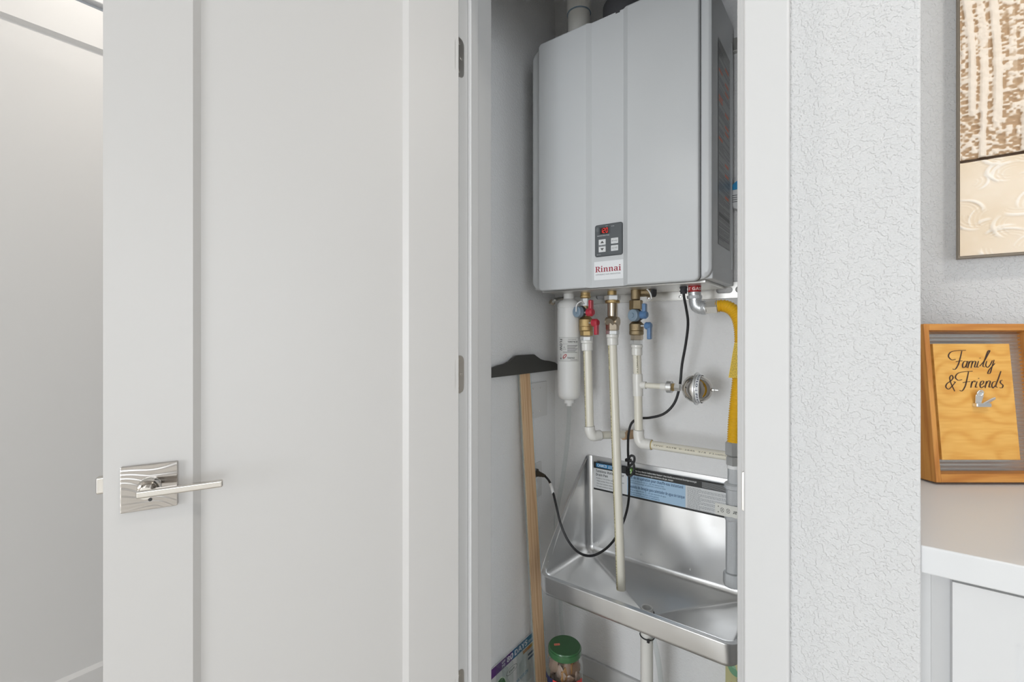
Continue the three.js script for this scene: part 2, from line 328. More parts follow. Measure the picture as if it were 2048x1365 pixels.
// door frame of the closet
const zStop0 = onX(935, 800, XJ).z, XS = XJ + .011, zStop1 = onX(957, 800, XS).z;
const jambEnd = onX(982, 800, XJ).z;
{
  const j = structGroup('trim_2', 'white hinge jamb with door stop at the closet opening', 'trim', V(XJ, 0, -TH / 2));
  part(j, 'jamb', box(XJ - JT, XJ, 0, HEAD, Math.min(jambEnd, -TH), 0, .0015), M.trim);
  part(j, 'door_stop', box(XJ, XS, 0, HEAD, zStop1, zStop0, .002), M.trim);
  const hz = [onX(928, 800, XJ).z + .0, 0];
  for (const [pyT, pyB, pxm] of [[79, 157, 923], [711, 786, 924], [1335, 1412, 926]]) {
    const z1 = .0005, z0 = onX(927.5, 800, XJ).z, yT = onX(pxm, pyT, XJ).y, yB = onX(pxm, pyB, XJ).y, w = .03, h = yT - yB;
    const g = new THREE.ExtrudeGeometry(roundRect(w, h, .0145), { depth: .0022, bevelEnabled: false, curveSegments: 10 });
    g.rotateY(Math.PI / 2); g.translate(XJ - .0012, (yT + yB) / 2, z0 + w / 2);
    const hg = part(j, 'hinge', g, M.nickel, 'satin steel hinge leaf');
    for (const [dy, dz] of [[-.36, .010], [0, .017], [.36, .010]]) part(hg, 'screw', turned([[0, 0], [.0042, 0], [.0036, .0008], [.0012, .001], [.0012, .0003], [0, .0003]], V(XJ + .001, (yT + yB) / 2 + dy * h, z0 + .026 - dz), V(1, 0, 0), 16), M.nickel);
  }
  const xa = onZ(1491, 700, 0).x, xb = onZ(1578, 700, .016).x;
  const k = structGroup('trim_3', 'white strike jamb at the closet opening', 'trim', V(XR, 0, -TH / 2));
  part(k, 'jamb', box(XR, XR + JT, 0, HEAD, -TH, .001, .0015), M.trim);
  part(k, 'door_stop', box(XR - .011, XR, 0, HEAD, zStop1, zStop0, .002), M.trim);
  const sy0 = onZ(1486, 1021, .002).y, sy1 = onZ(1486, 944, .002).y;
  const lip = new THREE.ExtrudeGeometry(roundRect(.005, sy1 - sy0, .0024), { depth: .0026, bevelEnabled: true, bevelSize: .0006, bevelThickness: .0008, bevelSegments: 2 });
  part(k, 'strike_plate', lip.translate(onZ(1488, 980, .002).x, (sy0 + sy1) / 2, .0005), M.nickel, 'curved steel strike lip');
  struct('trim_4', box(xa, xb, 0, HEAD + .07, 0, .016, .0035), M.trim, 'flat white casing board on the strike side of the closet', 'trim');
  struct('trim_5', box(XJ - .074, XJ - .006, 0, HEAD + .07, 0, .014, .003), M.trim, 'flat white casing board on the hinge side of the closet', 'trim');
  struct('trim_6', box(XJ - .006, xa, HEAD + .004, HEAD + .07, 0, .015, .003), M.trim, 'flat white casing board over the closet opening', 'trim');
  struct('trim_7', box(XJ - JT, XR + JT, HEAD, HEAD + JT, -TH, 0), M.trim, 'white head jamb over the closet opening', 'trim');
}
{ // baseboard inside the closet
  const y = onZ(1215, 1337, ZB + .012).y;
  struct('baseboard_closet', box(XL, XCR, 0, y, ZB, ZB + .012, .003), M.trim, 'low white baseboard at the foot of the closet back wall', 'baseboard');
}
// the open closet door
const E = V(-Math.sin(YAW - YAW + 22.9 * Math.PI / 180), 0, Math.cos(22.9 * Math.PI / 180)), N = V(Math.cos(22.9 * Math.PI / 180), 0, Math.sin(22.9 * Math.PI / 180));
const HD = onZ(917, 700, .006);
const onDoor = (px, py, off = 0) => hit(px, py, N, N.dot(HD) + off);
const sOf = p => (p.x - HD.x) * E.x + (p.z - HD.z) * E.z;
const doorPt = (s, y, t) => V(HD.x, 0, HD.z).addScaledVector(E, s).addScaledVector(N, t).add(V(0, y, 0));
{
  const width = sOf(onDoor(206, 700));
  const REC = .010, d = structGroup('door_1', 'white panel door swung open in front of the closet, with chrome lever', 'door', V(HD.x, 0, HD.z));
  const sA = sOf(onDoor(805, 700, -REC)), sB = sOf(onDoor(402, 700, -REC));
  const bA = sA - sOf(onDoor(818, 700)), bB = sOf(onDoor(385, 700)) - sB;
  panelDoor(d, M.door, width, .012, 2.035, .035, sA, sB, .25, 1.92, REC, .011, doorPt);
  // handle: square chrome plate, neck, lever
  const s0 = sOf(onDoor(242, 980)), s1 = sOf(onDoor(356, 980)), yT = onDoor(242, 934).y, yB = onDoor(242, 1026).y, sc = (s0 + s1) / 2, yc = (yT + yB) / 2, wP = s0 - s1, hP = yT - yB;
  const toDoor = g => { // local x along -E (towards hinge), y up, z out of the face
    const m = new THREE.Matrix4().makeBasis(E.clone().negate(), V(0, 1, 0), N); g.applyMatrix4(m); const o = doorPt(sc, yc, 0); g.translate(o.x, o.y, o.z); return g;
  };
  const ripple = dataTex(512, 512, (u, v) => .5 + .5 * Math.sin((v * 22 + 4.5 * n4(u * .7, v * .7)) * 6.283));
  const plateMat = std([0.46, 0.43, 0.40], { metalness: 1, roughness: 0.13, bumpMap: rep2(ripple, .26, .26), bumpScale: .00016 });
  const plateG = new THREE.ExtrudeGeometry(roundRect(wP - .002, hP - .002, .001), { depth: .006, bevelEnabled: true, bevelSize: .001, bevelThickness: .0012, bevelSegments: 2 });
  const plate = part(d, 'handle_plate', toDoor(metreUV(plateG.translate(.12, .12, 0)).translate(-.12, -.12, 0)), plateMat, 'square polished chrome plate');
  const neck = toDoor(turned([[0, .006], [.0165, .006], [.0165, .009], [.0115, .014], [.0095, .022], [.0095, .044], [0, .044]], V(), V(0, 0, 1)));
  part(plate, 'neck', neck, M.chrome);
  const OFF = .046, lx0 = sc - sOf(onDoor(271, 990, OFF)), lx1 = sc - sOf(onDoor(446, 970, OFF));
  const ly = onDoor(277, 990, OFF).y - yc, ly2 = onDoor(440, 970, OFF).y - yc;
  const lev = new RoundedBoxGeometry(lx1 - lx0, .0125, .011, 3, .003); lev.translate((lx0 + lx1) / 2, (ly + ly2) / 2, OFF - .005);
  part(plate, 'lever', toDoor(lev), M.chrome, 'slim straight chrome lever');
  part(plate, 'privacy_pin', toDoor(turned([[0, .0071], [.0028, .0071], [.0028, .0078], [.0018, .008], [0, .0076]], V(.001, -.021, 0), V(0, 0, 1), 16)), M.seam);
  const lb = toDoor(new RoundedBoxGeometry(.012, .028, .014, 2, .003).translate(-(width - sc) - .0055, onDoor(206, 975).y - yc, -.017));
  part(d, 'latch_bolt', lb, M.chrome, 'chrome latch bolt in the door edge');
}

// ------------------------------------------------------------------ water heater
const depthOf = p => p.clone().sub(EYE).dot(FW);
const ZH = D - 1.166;
const HY0 = onZ(1085, 582, ZH).y, HY1 = onZ(1079, 88, ZH).y, HX0 = onZ(1076, 300, ZH).x, HX1 = onZ(1398, 300, ZH).x;
const BX0 = HX0 - .033, BX1 = HX1 + .025, ZC = ZH - .0225;     // body sides, back of the front cover
const heater = thing('water_heater', 'silver wall-hung tankless water heater with digital panel', 'water heater', V((BX0 + BX1) / 2, HY0, ZB));
{
  const hh = HY1 - HY0, cxm = (BX0 + BX1) / 2, cym = (HY0 + HY1) / 2, CD = .013;
  const cover = new THREE.ExtrudeGeometry(roundRect(HX1 - HX0, hh, .014), { depth: CD - .006, bevelEnabled: true, bevelSize: .005, bevelThickness: .006, bevelOffset: -.005, bevelSegments: 4, curveSegments: 8 });
  { const p = cover.attributes.position; for (let i = 0; i < p.count; i++) if (p.getZ(i) < 0) p.setZ(i, p.getZ(i) * .1); }   // only the front edge is rounded
  cover.translate((HX0 + HX1) / 2, cym, ZH - CD);
  const REC = .0095, a0 = onZ(1172, 300, ZH).x, a1 = onZ(1183, 300, ZH - REC).x, b1 = onZ(1247, 300, ZH - REC).x, b0 = onZ(1255, 300, ZH).x;
  const cut = prism([[a0 - (a1 - a0), .008], [a0, 0], [a1, -REC], [b1, -REC], [b0, 0], [b0 + .004, .008]].map(([x, z]) => [x, z]), hh + .2);
  let cutG;
  { const p = cut.attributes.position; for (let i = 0; i < p.count; i++) { const x = p.getX(i), z = p.getY(i), y = p.getZ(i); p.setXYZ(i, x, y, z); } const n = cut.index ? cut.toNonIndexed() : cut; 
    for (let i = 0; i < n.attributes.position.count; i += 3) { const q = n.attributes.position, b = [q.getX(i + 1), q.getY(i + 1), q.getZ(i + 1)]; q.setXYZ(i + 1, q.getX(i + 2), q.getY(i + 2), q.getZ(i + 2)); q.setXYZ(i + 2, ...b); }
    n.computeVertexNormals(); n.translate(0, HY0 - .1, ZH); cutG = n; }
  const A = new Brush(cover), B = new Brush(cutG), ev = new Evaluator(); ev.attributes = ['position', 'normal', 'uv']; ev.useGroups = false; A.updateMatrixWorld(); B.updateMatrixWorld();
  const shaped = metreUV(toCreasedNormals(ev.evaluate(A, B, SUBTRACTION).geometry, 0.5));
  part(heater, 'front_cover', shaped, M.silver, 'silver front cover with a recessed centre strip');
  part(heater, 'cover_seam', new THREE.ExtrudeGeometry(roundRect(HX1 - HX0 + .0025, hh + .0005, .015), { depth: .004, bevelEnabled: false, curveSegments: 8 }).translate((HX0 + HX1) / 2, cym, ZH - CD - .0035), M.seam);
  const flange = new THREE.ExtrudeGeometry(roundRect(BX1 - BX0, hh - .008, .03), { depth: .004, bevelEnabled: true, bevelSize: .014, bevelThickness: .008, bevelOffset: -.014, bevelSegments: 4, curveSegments: 8 });
  { const p = flange.attributes.position; for (let i = 0; i < p.count; i++) if (p.getZ(i) < 0) p.setZ(i, p.getZ(i) * .1); }
  flange.translate(cxm, cym, ZH - .0265);
  part(heater, 'case_flange', toCreasedNormals(flange, .5), M.silverSide, 'grey rounded flange behind the cover');
  part(heater, 'flange_seam', new THREE.ExtrudeGeometry(roundRect(BX1 - BX0 - .006, hh - .014, .03), { depth: .006, bevelEnabled: false, curveSegments: 8 }).translate(cxm, cym, ZC - .0095), M.seam);
  const body = part(heater, 'body', box(BX0 + .001, BX1 - .001, HY0 + .006, HY1 - .004, ZB + .012, ZC - .009, .003), M.silverSide, 'grey metal casing');
  // two pressed lines on the side
  const za = onX(1462, 300, BX1).z;
  part(body, 'pressed_rib', box(BX1 - .002, BX1 + .0012, HY0 + .05, HY1 - .06, za - .012, za - .008, .001), M.silverSide);
  // printed side label
  const lab = canvasTex(220, 1400, (g, w, h) => {
    g.fillStyle = '#8f908f'; g.fillRect(0, 0, w, h); let y = 16;
    while (y < h - 20) {
      const head = Math.floor(rnd() * 9) === 0 && y > 60 && y < 1050;
      if (head) { g.fillStyle = '#c4551f'; g.fillRect(rnd() < .5 ? 6 : 120, y, 70, 20); y += 26; continue; }
      g.fillStyle = '#3a3b3b'; const right = rnd() < .2 ? 90 : 190 + rnd() * 20;
      let x = 8; while (x < right) { const l = 6 + rnd() * 16; g.fillRect(x, y, l, 4.2); x += l + 3; } y += rnd() < .12 ? 20 : 9;
    }
    g.fillStyle = '#333'; g.fillRect(8, 1180, 204, 24); g.strokeStyle = '#333'; g.lineWidth = 2; for (let k = 0; k < 5; k++) g.strokeRect(8, 1220 + k * 26, 204, 26);
  });
  const z0 = onX(1437, 300, BX1).z, z1 = onX(1460, 300, BX1).z, y0 = onX(1436, 487, BX1).y, y1 = onX(1440, 80, BX1).y;
  part(body, 'rating_label', quad(V(BX1, y0, z0), V(BX1, y0, z1), V(BX1, y1, z1), V(BX1, y1, z0)), std('#ffffff', { map: lab, roughness: .45 }), 'printed label of small text with orange headings');
  // control panel
  const zr = ZH - REC + .0012, px0 = onZ(1191, 480, zr).x, px1 = onZ(1245, 480, zr).x, py0 = onZ(1191, 514.5, zr).y, py1 = onZ(1191, 452.5, zr).y, pw = px1 - px0, ph = py1 - py0;
  const pnl = new THREE.ExtrudeGeometry(roundRect(pw, ph, .005), { depth: .0022, bevelEnabled: true, bevelSize: .0008, bevelThickness: .0006, bevelSegments: 2 }).translate((px0 + px1) / 2, (py0 + py1) / 2, zr - .001);
  const panel = part(heater, 'control_panel', pnl, std([.05, .055, .06], { roughness: .35 }), 'dark control panel');
  const ptex = canvasTex(560, 680, (g, w, h) => {
    g.fillStyle = '#5b5f62'; g.fillRect(0, 0, w, h);
    g.fillStyle = '#6a6e70'; g.beginPath(); g.arc(50, 90, 46, 0, 7); g.fill();
    g.fillStyle = '#4a4d50'; g.fillRect(70, 30, 250, 170);
    g.fillStyle = '#e8eaea'; g.font = '22px sans-serif'; g.fillText('In Use', 340, 56); g.fillText('°F °C', 215, 40); g.font = 'bold 24px sans-serif'; g.fillText('Domestic Water Temp.', 40, 240);
    const btn = (x, y) => { g.fillStyle = '#dfe1e2'; g.fillRect(x, y, 150, 122); };
    btn(70, 315); btn(70, 475); btn(335, 315); btn(335, 475);
    g.fillStyle = '#555'; g.beginPath(); g.moveTo(145, 345); g.lineTo(185, 400); g.lineTo(105, 400); g.fill(); g.beginPath(); g.moveTo(145, 565); g.lineTo(185, 510); g.lineTo(105, 510); g.fill();
    g.fillStyle = '#e8eaea'; g.font = '22px sans-serif'; g.fillText('Hot Water Temp.', 60, 464); g.fillText('MC-91-2', 30, 660);
    g.strokeStyle = '#666'; g.lineWidth = 3; for (const y of [376, 536]) { g.beginPath(); g.ellipse(410, y, 56, 38, 0, 0, 7); g.stroke(); }
    g.fillStyle = '#444'; g.font = 'bold 28px sans-serif'; g.fillText('Priority', 356, 386); g.fillText('On/Off', 364, 546);
  });
  const zq = zr + .0022, ins = .0012;
  part(panel, 'panel_print', quad(V(px0 + ins, py0 + ins, zq), V(px1 - ins, py0 + ins, zq), V(px1 - ins, py1 - ins, zq), V(px0 + ins, py1 - ins, zq)), std('#ffffff', { map: ptex, roughness: .3 }));
  const seg = canvasTex(256, 128, (g, w, h) => {
    g.fillStyle = '#000'; g.fillRect(0, 0, w, h); g.strokeStyle = '#ff3a30'; g.lineWidth = 15; g.lineCap = 'butt';
    const S = { 1: 'bc', 2: 'abged', 0: 'abcdef' }, dig = (ch, x) => { const y = 14, a = 52, b = 46, L = { a: [0, 0, a, 0], b: [a, 0, a, b], c: [a, b, a, 2 * b], d: [0, 2 * b, a, 2 * b], e: [0, b, 0, 2 * b], f: [0, 0, 0, b], g: [0, b, a, b] };
      for (const k of S[ch]) { const q = L[k]; g.beginPath(); g.moveTo(x + q[0], y + q[1]); g.lineTo(x + q[2], y + q[3]); g.stroke(); } };
    dig('1', 8); dig('2', 90); dig('0', 180);
  });
  const dx0 = px0 + pw * .2, dx1 = px0 + pw * .5, dy0 = py1 - ph * .29, dy1 = py1 - ph * .1;
  part(panel, 'temperature_display', quad(V(dx0, dy0, zq + .0004), V(dx1, dy0, zq + .0004), V(dx1, dy1, zq + .0004), V(dx0, dy1, zq + .0004)), new THREE.MeshStandardMaterial({ color: 0x111111, roughness: .3, emissive: 0xffffff, emissiveMap: seg, emissiveIntensity: 1.1 }), 'glowing red digits reading 120');
  // maker's sticker
  const st = canvasTex(600, 390, (g, w, h) => {
    g.fillStyle = '#eceef0'; g.fillRect(0, 0, w, h); g.textAlign = 'center';
    g.fillStyle = '#9c2238'; g.font = 'bold 165px serif'; g.fillText('Rinnai', 290, 225, 540);
    g.fillStyle = '#55585c'; g.font = '38px sans-serif'; g.fillText('EXPERIENCE OUR INNOVATION', 290, 292, 510);
  });
  const sx0 = onZ(1188, 540, zr).x, sx1 = onZ(1247, 540, zr).x, sy0 = onZ(1189, 561, zr).y, sy1 = onZ(1189, 524.5, zr).y, zs = ZH - REC;
  part(heater, 'sticker', join([box(sx0, sx1 - .001, sy0, sy1, zs - .0002, zs + .0005)]), M.white);
  part(heater, 'sticker_print', quad(V(sx0, sy0, zs + .0008), V(sx1 - .001, sy0, zs + .0008), V(sx1 - .001, sy1, zs + .0008), V(sx0, sy1, zs + .0008)), std('#ffffff', { map: st, roughness: .4 }), 'white maker sticker with red name');
  // underside plate and wall rails
  part(heater, 'base_plate', box(BX0 + .02, BX1 - .02, HY0 - .002, HY0 + .006, ZB + .03, ZC - .02, .002), M.bracket);
  for (const [pxs, x] of [[0, 1]]) {
    const yb0 = onZ(1440, 597, ZB + .004).y, yb1 = onZ(1440, 566, ZB + .004).y, xl = onZ(1128, 590, ZB + .004).x, xr = XCR - .03;
    const rail = new THREE.Shape([[xl, yb0], [xr, yb0], [xr, yb1], [xl, yb1]].map(p => new THREE.Vector2(...p)));
    for (const cx of [1206, 1328, 1450, 1489]) { const c = onZ(cx, 0, ZB).x, r = .0085, half = cx === 1328 ? .002 : .013, h = new THREE.Path(), ym = (yb0 + yb1) / 2; h.absarc(c - half, ym, r, Math.PI / 2, Math.PI * 1.5); h.absarc(c + half, ym, r, -Math.PI / 2, Math.PI / 2); rail.holes.push(h); }
    const rb = part(heater, 'lower_wall_rail', new THREE.ExtrudeGeometry(rail, { depth: .0025, bevelEnabled: true, bevelSize: .0006, bevelThickness: .0005, bevelSegments: 1, bevelOffset: -.0006 }).translate(0, 0, ZB + .006), M.bracket, 'slotted galvanised mounting rail');
    part(rb, 'rail_flange', box(xl, xr, yb0 - .001, yb0 + .002, ZB + .0005, ZB + .014), M.bracket);
    const bx = onZ(1340, 0, ZB).x;
    part(rb, 'clip_plate', box(bx - .07, bx + .045, yb0 + .001, yb1 + .006, ZB + .012, ZB + .016, .001), M.bracket);
    for (const dx of [-.062, .036]) part(rb, 'screw', turned([[0, 0], [.005, 0], [.004, .003], [0, .0035]], V(bx + dx, yb0 + .009, ZB + .016), V(0, 0, 1), 14), M.zinc);
    const yt0 = onX(1474, 106, BX1).y, yu = onZ(1477, 74, ZB + .004).y, yl = onZ(1477, 104, ZB + .004).y;
    part(heater, 'upper_wall_rail', join([box(BX0 - .03, XCR - .03, yl, yu, ZB + .0005, ZB + .006, .001), box(BX0 - .03, XCR - .03, yl, yl + .004, ZB + .006, ZB + .016, .001)]), M.bracket, 'galvanised mounting rail');
  }
  { // capped drain plug with its retaining strap, seen below the casing
    const zp = -.53, q = onZ(1290, 588, zp), r = .016;
    part(heater, 'drain_plug', turned([[0, 0], [r * .8, 0], [r * .8, .03], [r, .032], [r, .046], [r * .9, .048], [0, .048]], V(q.x - .022, q.y + .004, zp), V(1, 0, .1), 28), M.brassDark, 'dark brass drain plug');
    part(heater, 'plug_strap', sweep([onZ(1269, 598, zp + .02), onZ(1270, 586, zp + .022), onZ(1280, 577, zp + .024), onZ(1293, 578, zp + .024), onZ(1301, 588, zp + .022), onZ(1303, 598, zp + .02)], .0022, 40, 8), M.white, 'white plastic strap');
    part(heater, 'plug_head', rod(V(q.x + .018, q.y + .004, zp + .004), V(q.x + .030, q.y + .004, zp + .005), r * .95, r * .95, 24), M.rubber);
  }
  // flue connections on top
  const fl = onZ(1158, 60, -.50), fr = depthOf(fl) / FPX;
  const v = thing('vent_pipe', 'thick white plastic vent pipe rising from the heater top', 'pipe', V(fl.x, HY1, -.50));
  part(v, 'pipe', rod(V(fl.x, HY1 - .004, -.50), V(fl.x, ROOM.y1, -.50), 22 * fr, 22 * fr, 40), M.pvc);
  const yc0 = onZ(1158, 28, -.50).y;
  part(v, 'coupling', turned([[22 * fr, 0], [24.5 * fr, 0], [24.5 * fr, .09], [22 * fr, .09]], V(fl.x, yc0, -.50), V(0, 1, 0), 40), M.pvc);
  part(v, 'joint_ring', turned([[22.1 * fr, 0], [23.6 * fr, 0], [23.6 * fr, .003], [22.1 * fr, .003]], V(fl.x, yc0 - .003, -.50), V(0, 1, 0), 40), M.capBlue);
  const zf2 = -.465, f2 = onZ(1256, 20, zf2), v2 = thing('air_intake_pipe', 'white intake pipe in a dark rubber collar on the heater top', 'pipe', V(f2.x, HY1, zf2));
  part(v2, 'collar', turned([[.036, 0], [.07, 0], [.07, .055], [.066, .062], [.05, .075], [.05, .11], [.036, .11]], V(f2.x, HY1 - .004, zf2), V(0, 1, 0), 40), M.rubber, 'dark rubber collar');
  part(v2, 'pipe', rod(V(f2.x, HY1 + .0, zf2), V(f2.x, ROOM.y1, zf2), .0355, .0355, 40), M.pvc);
}

// ------------------------------------------------------------------ water valves and pipes
const ZV = -0.51;
const Yv = (px, py, z = ZV) => onZ(px, py, z).y, Xv = (px, z = ZV) => onZ(px, 700, z).x;
const mpp = (px, z = ZV) => depthOf(onZ(px, 700, z)) / FPX;    // metres per pixel there
function tier(parent, name, px0, px1, pyT, pyB, hw, m, hex, z = ZV, label) {
  const a = onZ(px1, pyB, z), b = onZ(px0, pyT, z), k = mpp((px0 + px1) / 2, z), h = a.distanceTo(b), dir = b.clone().sub(a);
  if (hex) return part(parent, name, hexnut(a, dir, hw * k * 1.06, h), m, label);
  const r = hw * k, c = Math.min(.0015, h * .2);
  return part(parent, name, turned([[0, 0], [r - c, 0], [r, c], [r, h - c], [r - c, h], [0, h]], a, dir, 30), m, label);
}
function lever(parent, px, pyHub, pyEnd, hubPx, m, z, label) {  // coloured quarter-turn handle on a stem that points right
  const k = mpp(px, z), c = onZ(px, pyHub, z), e = onZ(px + (pyEnd > pyHub ? 2.5 : .5), pyEnd, z), r = hubPx * k;
  const hub = turned([[0, 0], [r * .8, 0], [r, r * .25], [r, r * 1.3], [r * .7, r * 1.7], [0, r * 1.75]], c.clone().add(V(-r * .8, 0, r * .1)), V(1, 0, .15), 24);
  const len = Math.abs(e.y - c.y), arm = new RoundedBoxGeometry(.011, len + r * .6, .017, 3, .003);
  arm.translate(c.x + .002 + (e.x - c.x) / 2, (c.y + e.y) / 2, c.z + .002);
  const h = part(parent, 'handle', join([hub, arm]), m, label);
  part(h, 'stem', rod(V(c.x - .022, c.y, c.z), V(c.x - r * .5, c.y, c.z), .0032, .0032, 12), M.zinc);
}
function portCap(parent, px, py, hw, m) {                      // capped service port turned towards the room
  const k = mpp(px), c = onZ(px, py, ZV + .03), r = hw * k, dir = V(-.35, 0, 1).normalize();
  const back = c.clone().addScaledVector(dir, -.036);
  part(parent, 'service_port', rod(back, c.clone().addScaledVector(dir, -.006), r * .72, r * .72, 24), M.brassDark);
  const cap = part(parent, 'port_cap', turned([[0, -.014], [r, -.014], [r, 0], [r * .86, .0022], [r * .4, .001], [r * .34, .0042], [0, .0042]], c, dir, 28), m, 'grey-blue plastic cap');
  part(cap, 'cap_gasket', turned([[r * .6, 0], [r * 1.02, 0], [r * 1.02, .01], [r * .6, .01]], c.clone().addScaledVector(dir, -.024), dir, 28), M.rubber);
  return { c, r, dir };
}
const hotValve = thing('shutoff_valve', 'brass isolation valve with two red handles and capped port', 'valve', V(Xv(1171), Yv(1171, 680), ZV));
tier(hotValve, 'nipple', 1171, 1171, 574, 592, 9.5, M.brass);
tier(hotValve, 'collar', 1171, 1171, 591, 597, 10.5, M.brass);
tier(hotValve, 'nut', 1170, 1170, 597, 613, 8.5, M.zinc, true);
tier(hotValve, 'neck', 1171, 1172, 612, 634, 6.5, M.brassDark);
{ const k = mpp(1172), a = onZ(1172, 663, ZV), h = onZ(1172, 633, ZV).y - a.y;
  part(hotValve, 'valve_body', turned([[0, 0], [12 * k, 0], [13.6 * k, .003], [13.6 * k, h * .3], [13 * k, h * .32], [13.6 * k, h * .35], [13.6 * k, h * .78], [8 * k, h], [0, h]], a, V(0, 1, 0), 32), M.brass); }
tier(hotValve, 'end_nut', 1173, 1173, 662, 672, 12, M.brass, true);
{ const { c } = portCap(hotValve, 1153, 624, 11, M.capBlue);
  part(hotValve, 'cap_strap', sweep([c.clone().add(V(.002, 0, .006)), c.clone().add(V(.006, .022, .008)), onZ(1163, 603, ZV + .03), onZ(1168, 608, ZV + .016)], .0021, 24, 8), M.white, 'white plastic retaining strap'); }
lever(hotValve, 1181, 625, 603, 8.5, M.red, ZV + .018, 'red handle'); lever(hotValve, 1191, 646, 668, 8, M.red, ZV + .012, 'red handle');

const coldValve = thing('shutoff_valve', 'brass isolation valve with two blue handles and capped port', 'valve', V(Xv(1273), Yv(1273, 690), ZV));
tier(coldValve, 'nipple', 1271, 1271, 572, 600, 9, M.brassDark);
tier(coldValve, 'nut', 1272, 1272, 601, 620, 12.5, M.brassDark, true);
tier(coldValve, 'neck', 1272, 1273, 619, 646, 7.5, M.brassDark);
{ const k = mpp(1273), a = onZ(1273, 671, ZV), h = onZ(1273, 643, ZV).y - a.y;
  part(coldValve, 'valve_body', turned([[0, 0], [12.5 * k, 0], [14 * k, .003], [14 * k, h * .3], [13.2 * k, h * .32], [14 * k, h * .35], [14 * k, h * .8], [8 * k, h], [0, h]], a, V(0, 1, 0), 32), M.brassDark); }
tier(coldValve, 'end_nut', 1274, 1274, 670, 680, 11.5, M.bronze, true);
portCap(coldValve, 1265, 631, 12, M.capBlue);
lever(coldValve, 1288, 630, 610, 8.5, M.blue, ZV + .016, 'blue handle'); lever(coldValve, 1297, 652, 677, 7.5, M.blue, ZV + .01, 'blue handle');

const reliefValve = thing('relief_valve', 'bronze pressure relief valve without handle above the long pipe', 'valve', V(Xv(1225), Yv(1225, 668), ZV));
tier(reliefValve, 'nipple', 1224, 1224, 568, 593, 9, M.brass);
tier(reliefValve, 'union_nut', 1225, 1225, 591, 602, 15, M.zinc, true);
tier(reliefValve, 'brass_ring', 1225, 1225, 601, 607, 14.5, M.brass);
tier(reliefValve, 'barrel', 1225, 1225, 606, 648, 10, M.bronze);
{ const k = mpp(1225), c = onZ(1225, 640, ZV);
  part(reliefValve, 'side_port', rod(c.clone().add(V(-.019, -.006, 0)), c.clone().add(V(.019, -.006, 0)), 9.5 * k, 9.5 * k, 28), M.bronze);
  part(reliefValve, 'outlet_bend', rod(c.clone().add(V(0, 0, .004)), c.clone().add(V(0, -.008, .02)), 10.5 * k, 8.5 * k, 28), M.bronze); }
tier(reliefValve, 'end_nut', 1225, 1225, 646, 661, 12.5, M.bronze, true);

// print running along a pipe: a narrow strip just proud of the pipe, facing the room
function pipePrint(parent, name, pts, r, w, text, stripe, side, flip) {
  const L = pts.slice(1).reduce((s, p, i) => s + p.distanceTo(pts[i]), 0), tex = canvasTex(1600, 64, (g, W_, H_) => {
    g.fillStyle = stripe ? '#ddd6b4' : '#d9d3c0'; g.fillRect(0, 0, W_, H_);
    if (stripe) { g.fillStyle = '#d0b34e'; g.fillRect(0, 0, W_, 22); }
    g.fillStyle = '#3a382e'; g.font = 'bold 34px monospace'; let x = 10; while (x < W_) { g.fillText(text, x, 46); x += text.length * 21 + 30; }
  });
  const g = new THREE.BufferGeometry(), pos = [], uv = [], idx = [], a = pts[0], b = pts[pts.length - 1], ax = b.clone().sub(a).normalize();
  const n = side.clone().addScaledVector(ax, -side.dot(ax)).normalize(), t = ax.clone().cross(n), K = 6;
  for (let i = 0; i <= 1; i++) for (let j = 0; j <= K; j++) { const an = (j / K - .5) * w / r, q = (i ? b : a).clone().addScaledVector(n, Math.cos(an) * r).addScaledVector(t, Math.sin(an) * r); pos.push(q.x, q.y, q.z); uv.push(i * Math.min(1, L / .55), 1 - j / K); }
  for (let j = 0; j < K; j++) idx.push(j, j + K + 1, j + 1, j + 1, j + K + 1, j + K + 2);
  g.setAttribute('position', new THREE.Float32BufferAttribute(pos, 3)); g.setAttribute('uv', new THREE.Float32BufferAttribute(uv, 2)); g.setIndex(idx); g.computeVertexNormals();
  part(parent, name, g, std('#ffffff', { map: tex, roughness: .35, side: THREE.DoubleSide }));
}
const toEye = p => EYE.clone().sub(p).setY(0).normalize();
const RP = 8.6 * mpp(1225);
